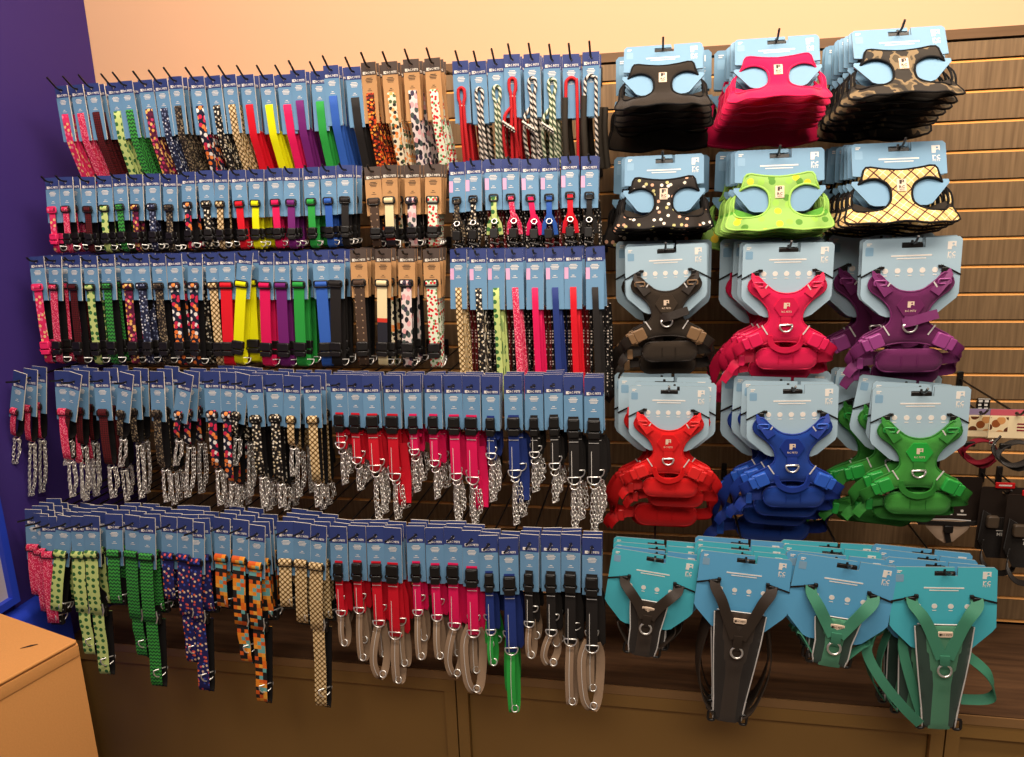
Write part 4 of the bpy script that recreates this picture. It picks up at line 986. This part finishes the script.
def hstack(row, x, y, d, desc, noun, name, cat, tmpls, seq, roll=0.0, sc=1.0, yaw=0.0):
    """seq: (distance behind the front one, template index, size, sideways shift, roll)"""
    p = un(x, y, d); X, Z = p.x, p.z-SLOT*sc
    rn = ROWN[row]
    peg(X, Z-.006*sc+.0004+.0098, d+.014, f'wire hook of the {desc} {noun}s, {rn} of harnesses', f'wire hooks of the {rn}', .013)
    pos = ['in front', 'second back', 'third back', 'fourth back', 'fifth back', 'sixth back', 'seventh back', 'eighth back']
    for i, q in enumerate(seq):
        (b, ti, s, dx, rl), tl = q[:5], (q[5] if len(q) > 5 else 0)
        put(tmpls[ti], name, f'{desc} {noun}, {pos[i]} on its hook, {rn} of harnesses', cat, f'{desc} {noun}s on their hook',
            (X+dx, -(d-b), Z-(s*sc-sc)*SLOT*.0), (tl, roll if i == 0 else rl, yaw if i == 0 else random.uniform(-.04, .04)), s*sc)
def vseq(n, gap, nl, big, tilt=.4, wob=.03):
    q = [(i*gap, 0, 1.0+.022*i, random.uniform(-.004, .004), random.uniform(-wob, wob) if i else 0, -tilt*(1-i/n)) for i in range(n)]
    return q+[(n*gap+.015+.03*i, 0, big, random.uniform(-.01, .004), random.uniform(-.02, .02), 0) for i in range(nl)]
VN = 'step-in vest harness'
for (row, x, y, d, desc, fab, trim, inner, seq, sc, yaw) in (
    (1, 663, 44, .32, 'black', FB, WEBK, FB, vseq(5, .028, 2, 1.32, .5), .98, 0),
    (1, 776.5, 36, .34, 'hot pink', FP, FP, FP, vseq(6, .026, 2, 1.3, .55), .99, .0),
    (1, 899, 27, .36, 'dark camouflage', CAMO, WEBK, FB, vseq(6, .030, 2, 1.2, .55), 1.04, .04),
    (2, 662.5, 155, .36, 'black splatter print', SPLAT, WEBK, FB, vseq(4, .030, 2, 1.28, .3), 1.0, 0),
    (2, 777.5, 149, .38, 'lime green print', LIME, solid('lime_binding', (158, 204, 92), .7), FLI, vseq(4, .030, 2, 1.25, .3), 1.06, 0),
    (2, 900, 142, .40, 'tan tartan', TART, WEBK, FB, vseq(5, .032, 2, 1.15, .38), 1.06, .04)):
    hstack(row, x, y, d, desc, VN, 'vest_harness', 'harness', [t_vest(fab, trim, inner, DARKP)], seq, 0, sc, yaw)
AN = 'buckled harness'
for (row, x, y, d, c, desc, loose, seq, roll, sc) in (
    (3, 665.5, 245, .42, 'black', 'black', 1, [(0, 0, 1, 0, 0), (.05, 1, 1.05, .003, 0), (.13, 2, 1.25, -.004, 0)], -.03, .985),
    (3, 788.5, 243, .44, 'pink', 'hot pink', 0, [(0, 0, 1, 0, 0), (.04, 1, 1.02, -.002, .02), (.09, 2, 1.06, -.006, .02), (.15, 2, 1.24, -.016, 0)], 0, 1.03),
    (3, 912.5, 238, .46, 'purple', 'purple', 1, [(0, 0, 1, 0, 0), (.035, 1, 1.02, .004, -.02), (.16, 2, 1.16, -.022, 0), (.21, 2, 1.22, -.02, 0)], -.02, 1.05),
    (4, 669, 386, .50, 'red', 'red', 0, [(0, 0, 1, 0, 0), (.035, 1, 1.04, .014, .0), (.08, 2, 1.20, -.010, 0), (.12, 2, 1.26, -.016, 0)], 0, .97),
    (4, 792.5, 385, .50, 'blue', 'royal blue', 0, [(0, 0, 1, 0, -.02), (.035, 1, 1.03, -.004, 0), (.075, 2, 1.08, -.014, .02), (.13, 2, 1.28, -.018, 0)], -.03, 1.04),
    (4, 921.5, 387, .52, 'green', 'bright green', 0, [(0, 0, 1, 0, 0), (.03, 1, 1.0, .006, .06), (.07, 2, 1.02, -.012, .12), (.14, 1, 1.18, -.03, .08), (.18, 1, 1.2, -.03, 0)], -.02, 1.04)):
    f, s_, p_, k_ = COLS[c]
    a = (hfab(c+'_padded', f), hweb(c, s_), solid('patch_'+c, p_, .5), solid('clip_'+c, k_, .35, spec=.5))
    hstack(row, x, y, d, desc, AN, 'buckled_harness', 'harness', [t_adventure(*a, loose), t_adventure(*a, 0, .028), t_adventure(*a, 0, .05)], seq, roll, sc)
GS, GF, GD = hweb('pine', (66, 132, 104)), hfab('pine', (78, 136, 104)), hfab('pine_dark', (46, 68, 58))
KS, KF, KD = hweb('no_pull_black', (48, 38, 30)), hfab('no_pull_black', (54, 42, 32)), hfab('no_pull_dark', (36, 28, 22))
def zrel(x, y0, y, d): return un(x, y, d).z-un(x, y0, d).z
NN = 'no-pull harness'
for (x, y, d, desc, m, hc, body, zbpx, roll, seq, sc) in (
    (655, 554, .58, 'small black', (KF, KD, KS), HTEAL, (-.118, .046, -.160, -.187, .032), 655, .12, [(0, 0, 1, 0, 0), (.022, 1, 1.0, .004, .06), (.05, 0, 1.02, .004, .05), (.08, 0, 1.02, .002, .03)], 1.0),
    (746, 555, .60, 'large black', (KF, KD, KS), HSKY, (-.140, .060, -.205, -.240, .034), 723, .07, [(0, 0, 1, 0, 0), (.024, 1, 1.0, -.006, .06), (.055, 1, 1.02, -.008, .04), (.085, 0, 1.02, -.006, .02)], 1.0),
    (847, 560, .60, 'small pine green', (GF, GD, GS), HSKY, (-.130, .048, -.170, -.198, .034), 665, .11, [(0, 0, 1, 0, 0), (.024, 0, 1.0, -.018, .05), (.06, 1, 1.0, -.02, .03), (.09, 1, 1.0, -.022, .03)], 1.06),
    (945, 567, .60, 'large pine green', (GF, GD, GS), HTEAL, (-.128, .060, -.205, -.232, .034), 728, -.05, [(0, 0, 1, 0, 0), (.028, 1, 1.0, -.010, .05), (.06, 1, 1.0, -.018, .08), (.09, 1, 1.02, -.02, .06)], 1.04)):
    zt, wt, zv, zr, wb = body; zb = zrel(x, y, zbpx, d)/sc
    lps = [([(wb, -.004, zb+.02), (wb+.03, .006, zb+.05), (wt+.03, .016, (zt+zb)*.5), (wt+.01, .02, zt-.03)], (.2, 1, .2)), ([(-wb, -.004, zb+.02), (-wb-.03, .006, zb+.06), (-wt-.02, .016, (zt+zb)*.5), (-wt, .02, zt-.03)], (-.2, 1, .2))]
    lps0 = lps
    if desc == 'large pine green':
        lps = [([(-wb-.004, -.008, zb+.012), (-.075, -.012, zb+.055), (-.125, -.006, zb+.125), (-.150, .01, zb+.19), (-.11, .02, zb+.23)], (.7, 0, .7)), ([(wt*.9, -.002, -.21), (.095, -.006, -.25), (.112, .0, -.30), (.10, .01, -.325), (.05, .014, -.33)], (0, .5, 1)),
               ([(-wb, 0, zb+.03), (-.06, 0, zb+.12), (-.075, .006, zb+.19), (-.07, .014, zb+.23)], (.9, .2, .2))]
    A = t_nopull(*m, hc, zt, wt, zv, zr, zb, wb, lps)
    B = t_nopull(*m, HTEAL if hc is HSKY else HSKY, zt, wt, zv, zr, zb*.97, wb, lps0)
    hstack(5, x, y, d, desc, NN, 'no_pull_harness', 'harness', [A, B], seq, roll, sc)

# ------------------------------------------------------------------ other packs at the end of the wall
DOGCARD = confetti('printed_dog_photo', (238, 214, 170), [(150, 80, 36), (96, 50, 26), (214, 150, 90), (238, 214, 170)], .42, .42)
LILAC = solid('pack_lilac_band', (150, 130, 160), .5); PINKB = solid('pack_pink_band', (206, 90, 104), .5); PCREAM = solid('pack_cream', (246, 222, 178), .6)
PBLACK = solid('pack_black_card', (40, 30, 24), .5); PRED = solid('pack_red_tag', (206, 22, 26), .5); BURG = web('burgundy', (132, 18, 40)); BEIGE = solid('beige_mesh', (214, 184, 156), .8, bump=.3, bscale=500)
BLK = hfab('jet_black', (30, 24, 20))
def loop3(cx, y, cz, rx, rz, n=18, tw=0.0): return [(cx+rx*math.cos(2*math.pi*i/n), y+tw*math.cos(2*math.pi*i/n), cz+rz*math.sin(2*math.pi*i/n)) for i in range(n)]
def halter(x, y, d, w, webm, label, front):
    p = un(x, y, d); Zp = p.z+.014
    peg(p.x, Zp, d+.012, 'wire hook of the '+label.split(' with')[0].replace('small ', ''), 'wire hooks of the head halters', .015)
    r = link('head_halter', None, None, (p.x, -d, Zp)); tag(r, label, 'head halter')
    b = MB(); h = .062; hl = [(.0045*math.cos(a*math.pi/5), .0045*math.sin(a*math.pi/5)) for a in range(10)]
    b.poly([(-w/2, -.006), (w/2, -.006), (w/2, .010), (-w/2, .010)], [hl], -.0008, .0008, PINKB if front else LILAC, HEDGE, HEDGE)
    b.poly([(-w/2, -h), (w/2, -h), (w/2, -.006), (-w/2, -.006)], [], -.0008, .0008, PCREAM, HEDGE, HEDGE)
    link('printed_card', b.mesh('printed_card'), r)
    c = MB(); c.poly([(-w/2+.002, -.046), (-w/2+w*(.36 if front else .9), -.046), (-w/2+w*(.36 if front else .9), -.010), (-w/2+.002, -.010)], [], -.0013, -.0009, DOGCARD); link('dog_photo', c.mesh('dog_photo'), r)
    if front:
        c = MB()
        for q, zz in ((.055, -.028), (.045, -.036), (.05, -.044)): c.poly([(.004, zz), (.004+q*.7, zz), (.004+q*.7, zz+.0035), (.004, zz+.0035)], [], -.0013, -.0009, BURG)
        link('printed_lines', c.mesh('printed_lines'), r)
    b = MB(); b.ribbon(loop3(.006, -.004, -.100, .042, .030, 20, .012), .018, .0024, webm, webm, (.0, 1, .25), closed=True); link('nose_loop', b.mesh('nose_loop'), r)
    b = MB(); b.ribbon(spline([(-.03, 0, -.055), (-.042, .004, -.085), (-.020, .008, -.118), (.02, .004, -.140), (.045, 0, -.120)], 4, False), .016, .0024, webm, webm, (.4, .5, .7)); link('neck_strap', b.mesh('neck_strap'), r)
    b = MB(); b.rbox((-.022, -.014, -.078), (.024, .008, .013), .003, BLACK); b.tube(loop3(.03, -.012, -.074, .008, .006), .0015, STEEL, 5, True); link('buckle', b.mesh('buckle'), r)
halter(980, 418, .30, .062, BURG, 'burgundy head halter on a small dog photo card with a lilac top', False)
halter(1016, 419, .36, .115, BLK, 'black head halter on a wide cream card with a pink top', True)
# price label above the halters
p = un(985, 408, .02); r = link('price_holder', None, None, (p.x, -.001, p.z)); tag(r, 'small dark price holder with white print clipped to the slat wall', 'price holder')
b = MB(); b.rbox((0, -.005, 0), (.034, .006, .05), .003, BLACK); link('holder_plate', b.mesh('holder_plate'), r)
b = MB()
for x_ in (-.009, .007):
    for k in range(4): b.poly([(x_-.005, .014-.011*k), (x_+.005-.002*(k % 2), .014-.011*k), (x_+.005-.002*(k % 2), .020-.011*k), (x_-.005, .020-.011*k)], [], -.0086, -.008, WHITE)
b.poly([(-.016, .0245), (.016, .0245), (.016, .0225), (-.016, .0225)], [], -.0086, -.008, WHITE); link('white_print', b.mesh('white_print'), r)
# boxed beige and black harness behind the green ones
def pack(x, y, d, w, h, label, hook, red, beige):
    p = un(x, y, d); Zp = p.z
    peg(p.x, Zp+.0015, d+.012, hook, 'wire hooks of the black packs', .015)
    r = link('packaged_harness', None, None, (p.x, -d, Zp)); tag(r, label, 'harness')
    hl = [(.005*math.cos(a*math.pi/5), .005*math.sin(a*math.pi/5)) for a in range(10)]
    b = MB(); b.poly([(q[0], q[1]-h/2+.014) for q in rrect(w, h, .008)], [hl], -.0012, .0012, PBLACK, PBLACK)
    link('backing_card', b.mesh('backing_card'), r)
    b = MB()
    if beige:
        for q, zz in ((.03, -.012), (.02, -.018)): b.poly([(-q, zz), (q, zz), (q, zz+.0035), (-q, zz+.0035)], [], -.0018, -.0013, WHITE)
        for k in range(3):
            x0 = -.036+.036*k; b.poly([(x0+.004*math.cos(a), -h*.60+.004*math.sin(a)) for a in [i*math.pi/5 for i in range(10)]], [], -.0018, -.0013, WHITE); b.poly([(x0-.012, -h*.69), (x0+.012, -h*.69), (x0+.012, -h*.665), (x0-.012, -h*.665)], [], -.0018, -.0013, WHITE)
        link('white_print', b.mesh('white_print'), r)
        b = MB(); b.sheet([(-.066, -h*.80), (0, -h*.76), (.066, -h*.79), (.050, -h*.98), (.018, -h*1.22), (-.004, -h*1.26), (-.026, -h*1.16), (-.054, -h*.95)], [], .012, lambda x, z: -.008, .012, BEIGE, BLK); link('mesh_body', b.mesh('mesh_body'), r)
        b = MB(); b.ribbon([(-.08, -.017, -h*.83), (-.03, -.019, -h*.82), (.03, -.019, -h*.82), (.075, -.016, -h*.79)], .012, .003, BLK, BLK, (0, 0, 1)); link('girth_strap', b.mesh('girth_strap'), r)
        b = MB(); b.ribbon([(-.004, -.017, -h*.80), (-.006, -.019, -h*.95), (.004, -.018, -h*1.22)], .014, .003, BLK, BLK); link('chest_strap', b.mesh('chest_strap'), r)
        b = MB(); b.rbox((-.002, -.022, -h*.93), (.024, .008, .022), .004, BLACK); link('buckle', b.mesh('buckle'), r)
        b = MB(); b.tube([(-.055, -.016, -h*.76), (0, -.018, -h*.735), (.055, -.016, -h*.755)], .0018, REFL, 5); link('reflective_piping', b.mesh('reflective_piping'), r)
    else:
        b.rbox((0, -.003, -.002+.022), (.048, .003, .016), .002, red); 
        for q, zz in ((.016, .0185),): b.poly([(-q, zz), (q, zz), (q, zz+.004), (-q, zz+.004)], [], -.005, -.0045, WHITE)
        link('red_tag', b.mesh('red_tag'), r)
        b = MB(); b.sheet([(-.05, -.05), (-.02, -.07), (.02, -.07), (.05, -.05), (.056, -h*.75), (.03, -h*1.02), (-.03, -h*1.02), (-.056, -h*.75)], [], .014, lambda x, z: -.012, .02, BLK, BLK); link('mesh_body', b.mesh('mesh_body'), r)
        b = MB(); b.text('MESH', .013, 0, -.0232, -h*.62, WHITE, bold=.02); b.poly([(-.018, -h*.62+.010), (.018, -h*.62+.010), (.018, -h*.62+.012), (-.018, -h*.62+.012)], [], -.0232, -.0226, WHITE); link('lettering', b.mesh('lettering'), r)
        for s_ in (-1, 1):
            b = MB(); b.rbox((s_*.030, -.026, -h*.42), (.030, .012, .034), .006, solid('pack_grey_buckle', (84, 70, 56), .4) if 'pack_grey_buckle' not in bpy.data.materials else bpy.data.materials['pack_grey_buckle']); link('buckle', b.mesh('buckle'), r)
        b = MB(); b.ribbon(spline([(-.045, -.02, -h*.72), (-.05, -.03, -h*1.0), (-.02, -.034, -h*1.2), (.03, -.03, -h*1.15), (.05, -.02, -h*.75)], 4, False), .016, .003, BLK, BLK, (.3, .6, .5)); link('girth_strap', b.mesh('girth_strap'), r)
pack(951, 481, .12, .160, .145, 'black pack of a beige mesh harness behind the bright green harnesses', 'wire hook of the beige mesh harness pack', None, True)
pack(1004, 492, .15, .115, .185, 'black mesh harness with a red tag nearer the green harnesses', 'wire hook of the inner red-tagged black harness', PRED, False)
pack(1031, 500, .20, .115, .185, 'black mesh harness with a red tag at the outer end of the wall', 'wire hook of the outer red-tagged black harness', PRED, False)
